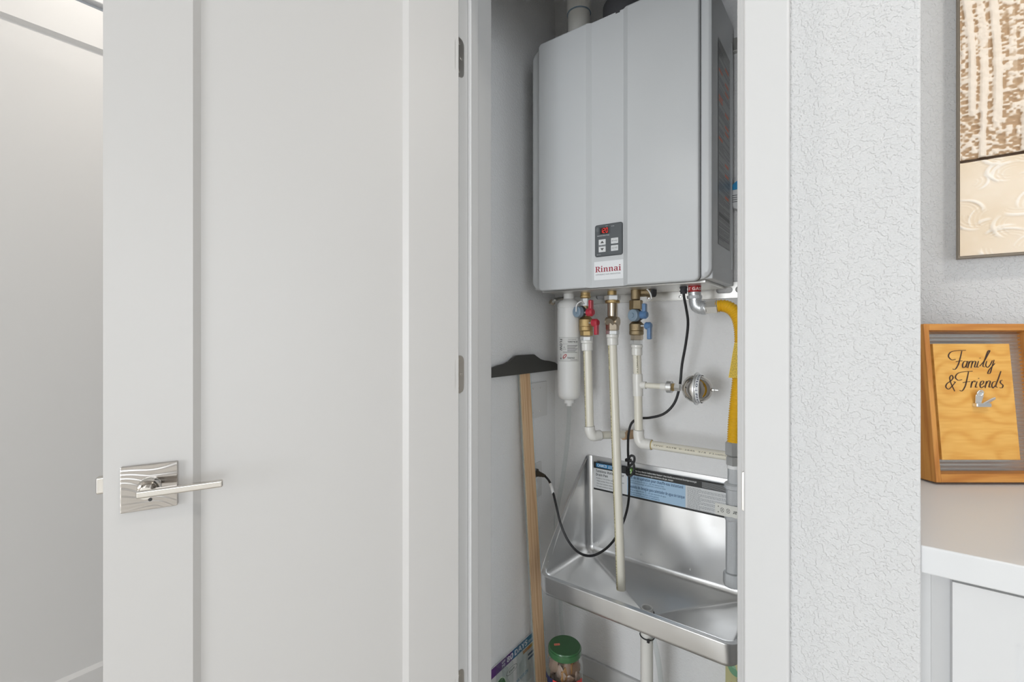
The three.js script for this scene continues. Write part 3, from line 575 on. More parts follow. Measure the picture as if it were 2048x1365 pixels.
// hot pipe
{
  const t = thing('hot_water_pipe', 'cream plastic pipe with yellow stripe below the red-handled valve', 'pipe', V(Xv(1181), Yv(1181, 885), ZV));
  tier(t, 'locknut', 1173, 1173, 673, 682, 12, M.zinc, true);
  tier(t, 'adapter', 1174, 1174, 681, 687, 12.2, M.pvc); tier(t, 'adapter', 1174, 1174.5, 687, 702, 11, M.pvc);
  const a = onZ(1175, 700, ZV), b = onZ(1179.5, 858, ZV), e = onZ(1182, 873, ZV), w = onZ(1268, 869, ZB + .002);
  const c0 = e.clone(), dir = w.clone().sub(c0).setY(0).normalize();
  part(t, 'pipe', rod(b, a, RP, RP, 28), M.cream);
  part(t, 'elbow', sweep([onZ(1179, 853, ZV), onZ(1180, 862, ZV), c0.clone().add(V(0, .001, 0)).addScaledVector(dir, .006), c0.clone().addScaledVector(dir, .022), c0.clone().addScaledVector(dir, .034)], 10.6 * mpp(1180), 24, 24), M.pvc);
  const s1 = c0.clone().addScaledVector(dir, .03), s2 = w.clone().addScaledVector(dir, -.045);
  part(t, 'stub_pipe', rod(s1, w.clone().addScaledVector(dir, -.002), RP * .95, RP * .95, 24), M.cream);
  part(t, 'wall_sleeve', rod(s2, w.clone().addScaledVector(dir, -.001), RP * 1.12, RP * 1.12, 24), M.tan, 'tan sleeve where the pipe meets the wall');
  pipePrint(t, 'pipe_print', [b, a], RP + .0003, .011, 'CPVC 4120 ASTM D-2846 3/4', true, toEye(a).add(V(-1.25, 0, 0)));
}
// relief pipe
{
  const a = onZ(1225, 688, ZV), b = onZ(1242.5, 1180, -.475);
  const t = thing('relief_pipe', 'long cream discharge pipe ending open above the drain pan', 'pipe', b);
  tier(t, 'locknut', 1225, 1225, 661, 670, 12.5, M.zinc, true);
  tier(t, 'adapter', 1225, 1225, 669, 676, 12, M.pvc); tier(t, 'adapter', 1225, 1225.5, 676, 691, 11, M.pvc);
  part(t, 'pipe', join([(() => { const L = a.distanceTo(b); return align(new THREE.LatheGeometry([[RP - .003, .0], [RP, 0], [RP, L], [0, L]].map(q => new THREE.Vector2(...q)), 28), b, a.clone().sub(b)); })(), (() => { const L = a.distanceTo(b); return align(new THREE.LatheGeometry([[RP - .003, .12], [RP - .003, 0]].map(q => new THREE.Vector2(...q)), 28), b, a.clone().sub(b)); })()]), (() => { const m = M.cream.clone(); m.side = THREE.DoubleSide; return m; })());
  pipePrint(t, 'pipe_print', [b, a], RP + .0003, .011, 'CHARLOTTE PIPE CPVC FLOWGUARD GOLD 3/4', true, toEye(a).add(V(-1.25, 0, 0)));
  const up = a.clone().sub(b).normalize(), g0 = b.clone(), g1 = b.clone().addScaledVector(up, .018);
  part(t, 'cement_stain', align(new THREE.CylinderGeometry(RP + .0006, RP + .0004, .018, 24, 1, true, 3.3, 2.2).translate(0, .009, 0), g0, up), (() => { const m = M.glueYellow.clone(); m.side = THREE.DoubleSide; return m; })(), 'amber cement stain');
}
// cold pipe with tee and branch to the arrestor
{
  const t = thing('cold_water_pipe', 'cream plastic pipe with tee below the blue-handled valve', 'pipe', V(Xv(1277), Yv(1277, 890), ZV));
  tier(t, 'locknut', 1273, 1273, 680, 690, 11.5, M.zinc, true);
  tier(t, 'adapter', 1274, 1274, 690, 696, 11.4, M.pvc); tier(t, 'adapter', 1274, 1274, 696, 711, 10.4, M.pvc);
  const a = onZ(1274, 709, ZV), m0 = onZ(1275, 748, ZV), m1 = onZ(1276, 792, ZV), b = onZ(1277.5, 866, ZV), k = mpp(1276), rp = 8.2 * k;
  part(t, 'pipe', rod(m0, a, rp, rp, 28), M.cream); part(t, 'pipe', rod(b, m1, rp, rp, 28), M.cream);
  const tee = onZ(1275.5, 770, ZV), xe = Xv(1292), xb = Xv(1338);
  part(t, 'tee', join([rod(m1, m0, 10 * k, 10 * k, 28), rod(tee, V(xe, tee.y, ZV), 7.6 * k, 7.2 * k, 24)]), M.pvc);
  part(t, 'branch_pipe', rod(V(xe - .004, tee.y, ZV), V(Xv(1330), tee.y, ZV), 5.4 * k, 5.4 * k, 24), M.cream);
  part(t, 'branch_adapter', rod(V(Xv(1322), tee.y, ZV), V(Xv(1334.5), tee.y, ZV), 7.2 * k, 7.2 * k, 24), M.pvc);
  const el = onZ(1279, 886, ZV);
  part(t, 'elbow', sweep([onZ(1277.5, 860, ZV), onZ(1277.6, 873, ZV), el.clone().add(V(.005, .0005, 0)), V(el.x + .022, el.y - .001, ZV), V(el.x + .036, el.y - .001, ZV)], 10.6 * k, 24, 24), M.pvc);
  const hp = V(el.x + .03, el.y - .001, ZV), he = V(XCR, el.y - .001, ZV);
  part(t, 'cross_pipe', rod(hp, he, rp * .98, rp * .98, 28), M.cream);
  part(t, 'cement_ring', rod(V(el.x + .0345, el.y - .001, ZV), V(el.x + .0375, el.y - .001, ZV), 10 * k, 9 * k, 24), M.glueYellow, 'amber cement ring');
  pipePrint(t, 'pipe_print', [V(hp.x + .012, hp.y, ZV), V(he.x - .06, he.y, ZV)], rp + .0003, .008, 'CPVC ASTM D-2846 3/4 FlowGuard Gold NSF-pw', false, V(0, .25, 1));
  pipePrint(t, 'pipe_print', [m0, a], rp + .0003, .008, 'FLOWGUARD', false, toEye(a));
}
// arrestor: steel ball with printed band
{
  const y = Yv(1275.5, 770), c = V(Xv(1394), y, ZV), k = mpp(1390), R_ = 29 * k;
  const t = thing('expansion_chamber', 'polished steel ball chamber on the branch of the cold pipe', 'pressure chamber', V(c.x, y - R_, ZV));
  const x0 = Xv(1334);
  part(t, 'collar', turned([[0, 0], [12 * k, 0], [12.6 * k, .001], [12.6 * k, .013], [11 * k, .015], [0, .015]], V(x0, y, ZV), V(1, 0, 0), 32), M.zinc);
  part(t, 'nut', hexnut(V(x0 + .014, y, ZV), V(1, 0, 0), 8.5 * k, .008), M.brass); part(t, 'nut', hexnut(V(x0 + .021, y, ZV), V(1, 0, 0), 8 * k, .016), M.zinc);
  const L0 = x0 + .034, prof = [], prof2 = []; for (let i = 0; i <= 14; i++) { const a = Math.PI - i / 14 * Math.PI / 2; prof.push([Math.max(.006, Math.sin(a) * R_), c.x + Math.cos(a) * R_ * .98 - L0]); } for (let i = 0; i <= 14; i++) { const a = Math.PI / 2 - i / 14 * Math.PI / 2; prof2.push([Math.max(.003, Math.sin(a) * R_ * .97), c.x + Math.cos(a) * R_ * 1.02 - L0]); }
  part(t, 'shell', turned(prof, V(L0, y, ZV), V(1, 0, 0), 48), M.chrome, 'mirror-polished half shell'); part(t, 'shell', turned(prof2, V(L0, y, ZV), V(1, 0, 0), 48), M.chrome, 'mirror-polished half shell');
  part(t, 'rim', turned([[R_ * .95, 0], [R_ * 1.12, .001], [R_ * 1.12, .005], [R_ * .95, .006]], V(c.x - .003, y, ZV), V(1, 0, 0), 48), M.zinc);
  const tex = canvasTex(900, 96, (g, w, h) => { g.fillStyle = '#e4e6e8'; g.fillRect(0, 0, w, h); g.fillStyle = '#1c2746'; g.font = 'bold 66px sans-serif'; let x = 20; for (let q = 0; q < 2; q++) { g.fillText('PROFLO | PFXT5', x, 72, 420); x += 450; } });
  const band = new THREE.CylinderGeometry(R_ * .965, R_ * .985, .010, 48, 1, true); band.rotateY(1.35); band.rotateZ(-Math.PI / 2); band.translate(c.x + .0085, y, ZV);
  part(t, 'printed_band', band, std('#ffffff', { map: tex, roughness: .4 }), 'white band with dark lettering');
  part(t, 'air_valve', turned([[0, 0], [.006, 0], [.006, .006], [.0035, .007], [.0035, .016], [0, .016]], V(c.x + R_ - .001, y, ZV), V(1, 0, 0), 16), M.zinc);
}
// filter cartridge
{
  const zf = -.51, k = mpp(1137, zf), c = onZ(1138, 700, zf), y = py => onZ(1138, py, zf).y, r = 23.2 * k;
  const t = thing('scale_filter', 'white upright filter cartridge with printed flow label under the heater', 'filter', V(c.x, y(806), zf));
  const P_ = [[0, 806], [10, 806], [10.5, 800], [14, 799], [19, 796], [22, 790], [23, 782], [23, 625], [22.4, 617], [23.2, 616], [22.8, 609], [18, 603], [12, 600], [10, 598], [10, 592], [0, 592]].map(([h, py]) => [h * k, y(py) - y(806)]);
  part(t, 'cartridge', turned(P_, V(c.x, y(806), zf), V(0, 1, 0), 48), M.filter);
  part(t, 'top_nut', rod(V(c.x - .001, y(600), zf), V(c.x - .001, y(580), zf), 10.5 * k, 10.5 * k, 8), M.filter);
  const tex = canvasTex(512, 512, (g, w, h) => {
    g.fillStyle = '#d6d6d4'; g.fillRect(0, 0, w, h); g.strokeStyle = '#555'; g.lineWidth = 3; g.strokeRect(4, 4, w - 8, h - 8);
    g.fillStyle = '#222'; g.save(); g.translate(40, 28); g.rotate(Math.PI / 2); g.font = 'bold 92px sans-serif'; g.fillText('FLOW', 0, 0, 300); g.restore();
    g.fillRect(68, 350, 8, 110); g.beginPath(); g.moveTo(72, 485); g.lineTo(52, 440); g.lineTo(92, 440); g.fill();
    g.font = '24px sans-serif'; g.fillText('SCALE INHIBITOR', 250, 52, 220); g.font = 'bold 50px sans-serif'; g.fillText('100074226', 236, 112, 250);
    g.lineWidth = 3; g.beginPath(); g.moveTo(120, 140); g.lineTo(500, 140); g.moveTo(120, 330); g.lineTo(500, 330); g.stroke();
    g.beginPath(); g.moveTo(160, 190); g.lineTo(200, 260); g.lineTo(120, 260); g.closePath(); g.stroke(); g.fillRect(157, 212, 6, 26);
    g.fillStyle = '#444'; for (let i = 0; i < 6; i++) g.fillRect(230, 170 + i * 24, 250 - (i % 3) * 30, 9); g.fillRect(130, 310, 330, 7);
    g.save(); g.translate(170, 405); g.rotate(-.8); g.strokeStyle = '#b5282c'; g.lineWidth = 15; g.beginPath(); g.ellipse(0, 0, 52, 22, 0, 0, 7); g.stroke(); g.restore(); g.strokeStyle = '#333'; g.lineWidth = 4; g.beginPath(); g.arc(140, 445, 20, 0, 7); g.stroke();
    g.fillStyle = '#222'; g.font = 'bold 48px sans-serif'; g.fillText('TAKAGI', 230, 455, 200); g.fillStyle = '#777'; g.fillRect(300, 478, 180, 8);
  });
  const y0 = y(722), y1 = y(675), g = new THREE.CylinderGeometry(r + .0004, r + .0004, y1 - y0, 32, 1, true, -.62, 1.9);
  const view = Math.atan2(-c.x, EYE.z - zf);
  g.rotateY(view - .38); g.translate(c.x, (y0 + y1) / 2, zf);
  part(t, 'printed_label', g, std('#ffffff', { map: tex, roughness: .5 }), 'white label reading FLOW with arrow');
  const h = onZ(1107, 600, zf - .06);
  const cl = thing('filter_clamp', 'small bent metal clamp on the wall beside the filter top', 'clamp', h.clone().add(V(0, -.015, 0)));
  part(cl, 'strap', join([box(h.x - .014, h.x + .03, h.y - .004, h.y + .016, ZB + .001, ZB + .004), sweep([V(h.x - .008, h.y + .012, ZB + .004), V(h.x - .014, h.y + .004, zf - .10), V(h.x - .004, h.y - .01, zf - .055), V(h.x + .016, h.y, zf - .05)], .006, 24, 10)]), M.bracket);
  part(cl, 'bolt', hexnut(h.clone().add(V(0, -.012, 0)), V(-.3, .5, 1), .009, .014), M.bronze);
}

// ------------------------------------------------------------------ gas line
{
  const zg = -.468, k = mpp(1467, zg), c = py => onZ(1467, py, zg);
  const t = thing('gas_drip_leg', 'galvanised gas tee with capped pipe hanging beside the drain pan', 'pipe fitting', c(1172));
  tier(t, 'nut', 1467, 1467, 884, 911, 15, M.zinc, true, zg); tier(t, 'nut', 1468, 1468, 913, 931, 14, M.zinc, true, zg);
  tier(t, 'tape', 1468, 1468, 930, 938, 12.6, M.white, false, zg); tier(t, 'nipple', 1468, 1468, 936, 968, 12, M.galv, false, zg);
  const a = c(1040), h = c(966).y - a.y, A = s => s * k;
  part(t, 'tee', join([turned([[0, 0], [A(16), 0], [A(17), .003], [A(17), .011], [A(14), .014], [A(13.6), h * .5], [A(14), h - .016], [A(17.5), h - .013], [A(17.5), h - .004], [A(15), h], [0, h]], V(a.x, a.y, zg), V(0, 1, 0), 32),
    turned([[A(13), 0], [A(13.5), .02], [A(17), .024], [A(17), .034], [0, .034]], V(a.x, a.y + h * .48, zg), V(1, 0, -.25), 32)]), M.galv, 'cast galvanised tee');
  part(t, 'branch_pipe', rod(V(a.x + .03, a.y + h * .48, zg - .008), V(XCR, a.y + h * .48, zg - .04), A(12), A(12), 24), M.galv);
  tier(t, 'pipe', 1465, 1465, 1036, 1150, 12.6, M.galv, false, zg);
  const cb = onZ(1465, 1174, zg), ch = onZ(1465, 1143, zg).y - cb.y;
  part(t, 'cap', turned([[0, 0], [A(11), 0], [A(15.5), .003], [A(17.5), .009], [A(17.5), ch - .008], [A(16), ch - .003], [A(12), ch], [0, ch]], V(cb.x, cb.y, zg), V(0, 1, 0), 32), M.galv, 'rounded galvanised cap');
  const tg = canvasTex(512, 160, (g, w, h_) => { g.fillStyle = '#d8d8d2'; g.fillRect(0, 0, w, h_); g.save(); g.translate(w, h_); g.rotate(Math.PI); g.fillStyle = '#26282a'; g.font = 'bold 74px sans-serif'; g.fillText('omar', 4, 96); g.font = '20px sans-serif'; g.fillText('US - C', 60, 40); g.restore(); g.strokeStyle = '#333'; g.lineWidth = 5; for (const x of [130, 235]) { g.beginPath(); g.arc(x, 82, 30, 0, 7); g.stroke(); g.beginPath(); g.moveTo(x - 20, 62); g.lineTo(x + 20, 102); g.moveTo(x + 20, 62); g.lineTo(x - 20, 102); g.stroke(); } g.fillStyle = '#333'; for (const y of [40, 118]) { g.beginPath(); g.arc(60, y, 9, 0, 7); g.fill(); } });
  const s0 = onZ(1430, 1006, zg + .020), s1 = onZ(1489, 1014, zg + .014), hgt = 23 * k;
  const st = box(s0.x, s1.x, s0.y - hgt, s0.y, zg + .0185, zg + .0195, .0004);
  const tag = thing('paper_tag', 'white printed strip stuck across the galvanised gas tee', 'tag', V(s0.x, s0.y - hgt, zg + .019));
  part(tag, 'strip', st, M.white);
  part(tag, 'print', quad(V(s0.x, s0.y - hgt, zg + .0198), V(s1.x, s0.y - hgt, zg + .0198), V(s1.x, s0.y, zg + .0198), V(s0.x, s0.y, zg + .0198)), std('#ffffff', { map: tg, roughness: .6 }));

  const f = thing('gas_hose', 'yellow corrugated gas hose curving down from the heater', 'hose', c(886));
  const zs = -.49, pts = [[1433, 613, zs], [1446, 612, zs], [1461, 617, -.486], [1473, 630, -.482], [1480, 652, -.478], [1482, 690, -.474], [1479, 745, -.47], [1473, 805, -.468], [1469, 850, zg], [1467.5, 888, zg]].map(q => onZ(...q));
  const r0 = 11.9 * k; let L = 0; for (let i = 1; i < pts.length; i++) L += pts[i].distanceTo(pts[i - 1]);
  part(f, 'hose', sweep(pts, (u, l) => r0 + .0011 * Math.cos(l / .0058 * 6.283), 720, 20), M.yellow);
  const tt = canvasTex(256, 512, (g, w, h_) => { g.fillStyle = '#e2c040'; g.fillRect(0, 0, w, h_); g.fillStyle = '#7a6010'; for (let i = 0; i < 9; i++) for (let y = 14; y < h_ - 14;) { const l = 14 + rnd() * 34; g.fillRect(18 + i * 26, y, 7, l); y += l + 9; } });
  const p0 = onZ(1480, 686, -.462), p1 = onZ(1470, 756, -.455), wv = V(.030, 0, .004);
  const tl = p0.clone().addScaledVector(wv, -.38), tr = p0.clone().addScaledVector(wv, .62), bl = p1.clone().addScaledVector(wv, -.45), br = p1.clone().addScaledVector(wv, .55);
  for (const q of [tl, tr, bl, br]) q.z += .008;
  part(f, 'warning_tag', join([quad(bl, br, tr, tl)]), std('#ffffff', { map: tt, roughness: .5, side: THREE.DoubleSide }), 'yellow printed warning tag');
  // elbow and coupling at the heater
  const e = thing('gas_elbow', 'galvanised elbow with hex coupling under the heater', 'pipe fitting', onZ(1395, 632, zs));
  const ke = mpp(1395, zs), g0 = onZ(1389, 584, zs), g1 = onZ(1390, 597, zs), g2 = onZ(1393, 612, zs), g3 = onZ(1402, 617, zs), g4 = onZ(1415, 616, zs);
  part(e, 'elbow', sweep([g0, g1, g2, g3, g4], 12.2 * ke, 36, 24), M.galv);
  part(e, 'elbow_band', turned([[11 * ke, 0], [14.5 * ke, 0], [14.5 * ke, .008], [11 * ke, .008]], V(g0.x, onZ(1389, 598, zs).y, zs), V(0, 1, 0), 28), M.galv); part(e, 'elbow_band', turned([[11 * ke, 0], [13.8 * ke, 0], [13.8 * ke, .008], [11 * ke, .008]], onZ(1404, 616, zs), V(1, .02, 0), 28), M.galv);
  part(e, 'coupling', hexnut(onZ(1411, 616, zs), V(1, .03, 0), 13.5 * ke, .032), M.zinc);
  const gt = canvasTex(512, 96, (g, w, h_) => { g.fillStyle = '#a51f22'; g.fillRect(0, 0, w, h_); g.fillStyle = '#f1dedb'; g.font = 'bold 66px sans-serif'; g.fillText('AT GAS!', 10, 72); g.fillText('AT GAS!', 262, 72); });
  const tagc = new THREE.CylinderGeometry(12.4 * ke, 12.4 * ke, .016, 32, 1, true); tagc.rotateY(1.75); tagc.translate(g0.x, onZ(1389, 578.5, zs).y, zs);
  part(e, 'nipple', rod(V(g0.x, onZ(1389, 588, zs).y, zs), V(g0.x, HY0 + .003, zs), 11.6 * ke, 11.6 * ke, 24), M.galv);
  part(e, 'gas_tag', tagc, std('#ffffff', { map: gt, roughness: .5 }), 'red band with white lettering');
}

// ------------------------------------------------------------------ drain pan
const PAN = { x0: -.748, x1: -.212, zb: ZB + .003, zf: -.345, rim: .4805, top: onZ(1169, 908.7, ZB).y };
const DR = onY(1293.5, 1226, .398);
{
  const dent = dataTex(256, 256, (u, v) => .7 * n4(u, v) + .3 * n4(u * 2 + .2, v * 2 + .7));
  const alu = M.alu.clone(); alu.bumpMap = rep(dent, .9); alu.bumpScale = .006; alu.side = THREE.DoubleSide;
  const t = thing('drain_pan', 'shiny aluminium drain pan with high splash back under the heater', 'drain pan', V((PAN.x0 + PAN.x1) / 2, .38, PAN.zb));
  const out = [], addArc = (cx, cz, r, a0) => { for (let i = 0; i <= 8; i++) { const a = a0 + i / 8 * Math.PI / 2; out.push([cx + Math.cos(a) * r, cz + Math.sin(a) * r]); } };
  const edge = (a, b, n) => { for (let i = 1; i < n; i++) out.push([a[0] + (b[0] - a[0]) * i / n, a[1] + (b[1] - a[1]) * i / n]); };
  const rf = .034, rb = .02, { x0, x1, zb, zf } = PAN;
  addArc(x1 - rf, zf - rf, rf, 0); edge([x1 - rf, zf], [x0 + rf, zf], 26); addArc(x0 + rf, zf - rf, rf, Math.PI / 2); edge([x0, zf - rf], [x0, zb + rb], 18);
  addArc(x0 + rb, zb + rb, rb, Math.PI); edge([x0 + rb, zb], [x1 - rb, zb], 26); addArc(x1 - rb, zb + rb, rb, Math.PI * 1.5); edge([x1, zb + rb], [x1, zf - rf], 18);
  const n = out.length, rings = [];
  const share = z => (zf - z) / (zf - zb), topAt = z => PAN.rim + (PAN.top - PAN.rim) * Math.pow(Math.max(0, Math.min(1, (share(z) - .06) / .90)), .92), flAt = z => .470 + (.447 - .470) * share(z);
  const inset = (x, z, d) => { const cx = Math.max(x0 + .06, Math.min(x1 - .06, x)), cz = Math.max(zb + .06, Math.min(zf - .06, z)); const q = new THREE.Vector2(cx - x, cz - z).normalize(); return [x + q.x * d, z + q.y * d]; };
  const ring = fn => rings.push(out.map(([x, z], i) => fn(x, z, i)));
  const hr = .021;
  for (let k = 0; k <= 8; k++) ring((x, z) => { const [ex, ez] = inset(x, z, .026), s = k / 8, a = new THREE.Vector2(ex - DR.x, ez - DR.z).normalize(); const sx = DR.x + a.x * hr, sz = DR.z + a.y * hr; return [sx + (ex - sx) * s, DR.y - .006 + (flAt(z) - .004 - DR.y + .006) * Math.pow(s, .9), sz + (ez - sz) * s]; });
  for (let k = 1; k <= 5; k++) ring((x, z) => { const a = k / 5 * Math.PI / 2, d = .026 - .014 * Math.sin(a), [ex, ez] = inset(x, z, d), lift = Math.min(.014, Math.max(.002, topAt(z) - flAt(z))) * (1 - Math.cos(a)); return [ex, flAt(z) - .004 + .004 * k / 5 + lift, ez]; });
  for (let k = 1; k <= 6; k++) ring((x, z) => { const s = k / 6, [ex, ez] = inset(x, z, .012 * (1 - s)), y0 = flAt(z) + Math.min(.014, Math.max(.002, topAt(z) - flAt(z))); return [ex, y0 + (topAt(z) - y0) * s, ez]; });
  const inner = rings.length;
  ring((x, z) => { const [ex, ez] = inset(x, z, -.0022); return [ex, topAt(z) + .0006, ez]; });
  const sk = z => .010 + .044 * Math.pow(1 - share(z), 3);
  for (const [dd, f_] of [[-.0035, .04], [-.0035, .8], [-.001, .95], [.006, 1]]) ring((x, z) => { const back = share(z) > .97 ? 0 : 1, [ex, ez] = inset(x, z, dd * back); return [ex, topAt(z) - sk(z) * f_, ez]; });
  const build = (from, to) => {
    const pos = [], uv = [], idx = [];
    for (let k = from; k <= to; k++) for (let i = 0; i <= n; i++) { const p = rings[k][i % n]; pos.push(...p); uv.push(p[0], p[2] + p[1] * .7); }
    for (let k = 0; k < to - from; k++) for (let i = 0; i < n; i++) { const a = k * (n + 1) + i, b = a + n + 1; idx.push(a, b, a + 1, a + 1, b, b + 1); }
    const g = new THREE.BufferGeometry(); g.setAttribute('position', new THREE.Float32BufferAttribute(pos, 3)); g.setAttribute('uv', new THREE.Float32BufferAttribute(uv, 2)); g.setIndex(idx); g.computeVertexNormals(); return g;
  };
  part(t, 'basin', build(0, inner - 1), alu); part(t, 'rim_skirt', build(inner - 1, rings.length - 1), alu, 'rolled rim and front skirt');
  for (const [px, py, z] of [[1283, 1110, zb + .012], [1380, 1139, zb + .012], [1194, 1085, zb + .012]]) part(t, 'rivet', turned([[0, .0028], [.0025, .0024], [.0045, 0]], onZ(px, py, z - .002), V(0, 0, 1), 14), M.zinc);
  part(t, 'rivet', turned([[0, .0028], [.0025, .0024], [.0045, 0]], V(x0 + .0035, .497, zf - .05), V(1, 0, 0), 14), M.zinc);
  // printed label on the splash back
  const lx0 = onZ(1190, 950, zb + .004).x, lx1 = onZ(1462, 980, zb + .004).x, ly1 = onZ(1190, 922, zb + .004).y, ly0 = onZ(1190, 977.5, zb + .004).y;
  const tex = canvasTex(2000, 360, (g, w, h) => {
    g.fillStyle = '#d9dbdc'; g.fillRect(0, 0, w, h);
    g.fillStyle = '#a9c8e2'; g.fillRect(560, 80, 860, 262); g.fillStyle = '#1d1f20'; g.fillRect(0, 0, w, 82); g.fillRect(0, h - 22, w, 22);
    g.fillStyle = '#2f7fb4'; g.beginPath(); g.roundRect ? g.roundRect(40, 14, 330, 52, 10) : g.rect(40, 14, 330, 52); g.fill();
    g.fillStyle = '#e8f2f8'; g.font = 'bold 46px sans-serif'; g.fillText('CAMCO', 60, 56, 170); g.strokeStyle = '#e8f2f8'; g.lineWidth = 6; for (let i = 0; i < 5; i++) { g.beginPath(); g.moveTo(250 + i * 22, 62); g.lineTo(264 + i * 22, 20); g.stroke(); }
    g.fillStyle = '#6aa52c'; g.fillRect(560, 8, 100, 66); g.strokeStyle = '#fff'; g.lineWidth = 6; g.beginPath(); g.moveTo(590, 60); g.lineTo(610, 20); g.lineTo(630, 60); g.closePath(); g.stroke();
    g.fillStyle = '#e6e6e4'; g.font = 'bold 26px sans-serif'; g.fillText('For Gas or Electric Tankless Water Heaters* | Pour chauffe-eau instantané électrique ou au gaz', 690, 34, 880); g.fillText('Para calentadores de agua eléctricos o de gas, tanque', 690, 66, 560);
    g.strokeStyle = '#9a9c9c'; g.lineWidth = 5; for (let i = 0; i < 6; i++) { g.beginPath(); g.moveTo(1640, 14 + i * 11); g.lineTo(1960, 14 + i * 11); g.stroke(); }
    g.fillStyle = '#3a3d40'; g.font = 'bold 44px sans-serif'; g.fillText('Tankless Water Heater', 36, 130, 470); g.fillText('Drain Pan', 36, 176); g.font = '25px sans-serif'; ['Provides a 1.5 to 3.8 liter water holding reservoir', '· Helps protect floors from leaks', '· Fits most tankless water heaters', '* If used outdoors follow local codes'].forEach((s, i) => g.fillText(s, 40, 214 + i * 34, 470));
    g.fillStyle = '#173a66'; g.font = 'bold 46px sans-serif'; g.fillText('Bac de récupération pour chauffe-eau instantané', 590, 128, 800); g.font = '23px sans-serif'; g.fillText('Procure un réservoir de 1,5 – 3,8 l de retenue d’eau', 590, 158, 620); g.fillText('· Contribue à protéger les planchers contre les fuites', 600, 184, 560);
    g.font = 'bold 46px sans-serif'; g.fillText('Depósito de desagüe para calentador de agua sin tanque', 590, 240, 820); g.font = '23px sans-serif'; g.fillText('Brinda un depósito de 1,5 – 3,8 l de retención de agua', 590, 272, 620); g.fillText('· Ayuda a proteger los pisos contra goteras', 600, 300, 500); g.fillText('· Se adapta a la mayoría de los calentadores', 600, 326, 500);
    g.fillStyle = '#8b8d90'; for (let y = 98; y < 330; y += 11) { let x = 1445; const r = y % 44 < 11 ? 1600 : 1940; while (x < r) { const l = 10 + rnd() * 30; g.fillRect(x, y, l, 4.5); x += l + 6; } }
  });
  const zl = zb + .0135;
  const ln = part(t, 'printed_label', quad(V(lx0, ly0, zl), V(lx1, ly0, zl), V(lx1, ly1, zl), V(lx0, ly1, zl)), std('#ffffff', { map: tex, roughness: .4 }), 'long black, white and blue printed label');
  const fit = part(t, 'drain_fitting', turned([[.0125, -.02], [.0125, .014], [.0165, .015], [.0175, .012], [.0175, -.02]], DR, V(0, 1, 0), 32), M.pvc, 'white drain fitting'); fit.material = M.filter;
  part(t, 'drain_gasket', turned([[.0178, -.008], [.021, -.008], [.021, .002], [.0178, .003]], DR, V(0, 1, 0), 32), M.rubber);
}
{ // pipe below the pan
  const t = thing('pan_drain_pipe', 'white plastic drain pipe standing on the floor under the pan', 'pipe', V(DR.x, 0, DR.z));
  part(t, 'pipe', rod(V(DR.x, 0, DR.z), V(DR.x, DR.y - .02, DR.z), .0172, .0172, 28), M.pvc);
  const yt = hit(1294, 1272, V(0, 0, 1), DR.z).y;
  const z = thing('cable_tie', 'black cable tie holding the clear tube to the drain pipe', 'cable tie', V(DR.x, yt, DR.z));
  const ringG = new THREE.TorusGeometry(.0192, .0016, 8, 36); ringG.rotateX(Math.PI / 2); ringG.rotateZ(-.1); ringG.translate(DR.x + .001, yt, DR.z);
  part(z, 'band', ringG, M.black); part(z, 'buckle', box(DR.x + .008, DR.x + .015, yt - .006, yt + .003, DR.z + .016, DR.z + .022, .001), M.black);
}
{ // clear tube from the filter
  const pts = [onZ(1138, 798, -.51), onZ(1138, 835, -.515), onZ(1133, 900, -.53), onZ(1124, 965, -.54), onZ(1112, 1040, -.55)];
  const lastP = pts[pts.length - 1];
  pts.push(V(-.82, .42, -.585), V(-.815, .15, -.60), V(-.79, .03, -.61), V(-.70, .010, -.615), V(-.45, .010, -.60));
  const tp = [onZ(1303, 1268, DR.z + .024), onZ(1309, 1285, DR.z + .02), onZ(1317, 1325, DR.z + .014), onZ(1322, 1365, DR.z + .01)], e = tp[3]; pts.push(V(e.x - .01, .012, e.z - .06), V(e.x + .006, .06, e.z), ...tp.reverse());
  const t = thing('clear_tube', 'clear flexible plastic tube hanging from the filter', 'tube', V(-.815, 0, -.6));
  part(t, 'tube', sweep(pts, .0072, 260, 16, false), M.clear);
  part(t, 'barb', rod(onZ(1138, 812, -.51), onZ(1138, 803, -.51), .009, .0095, 20), M.filter);
}

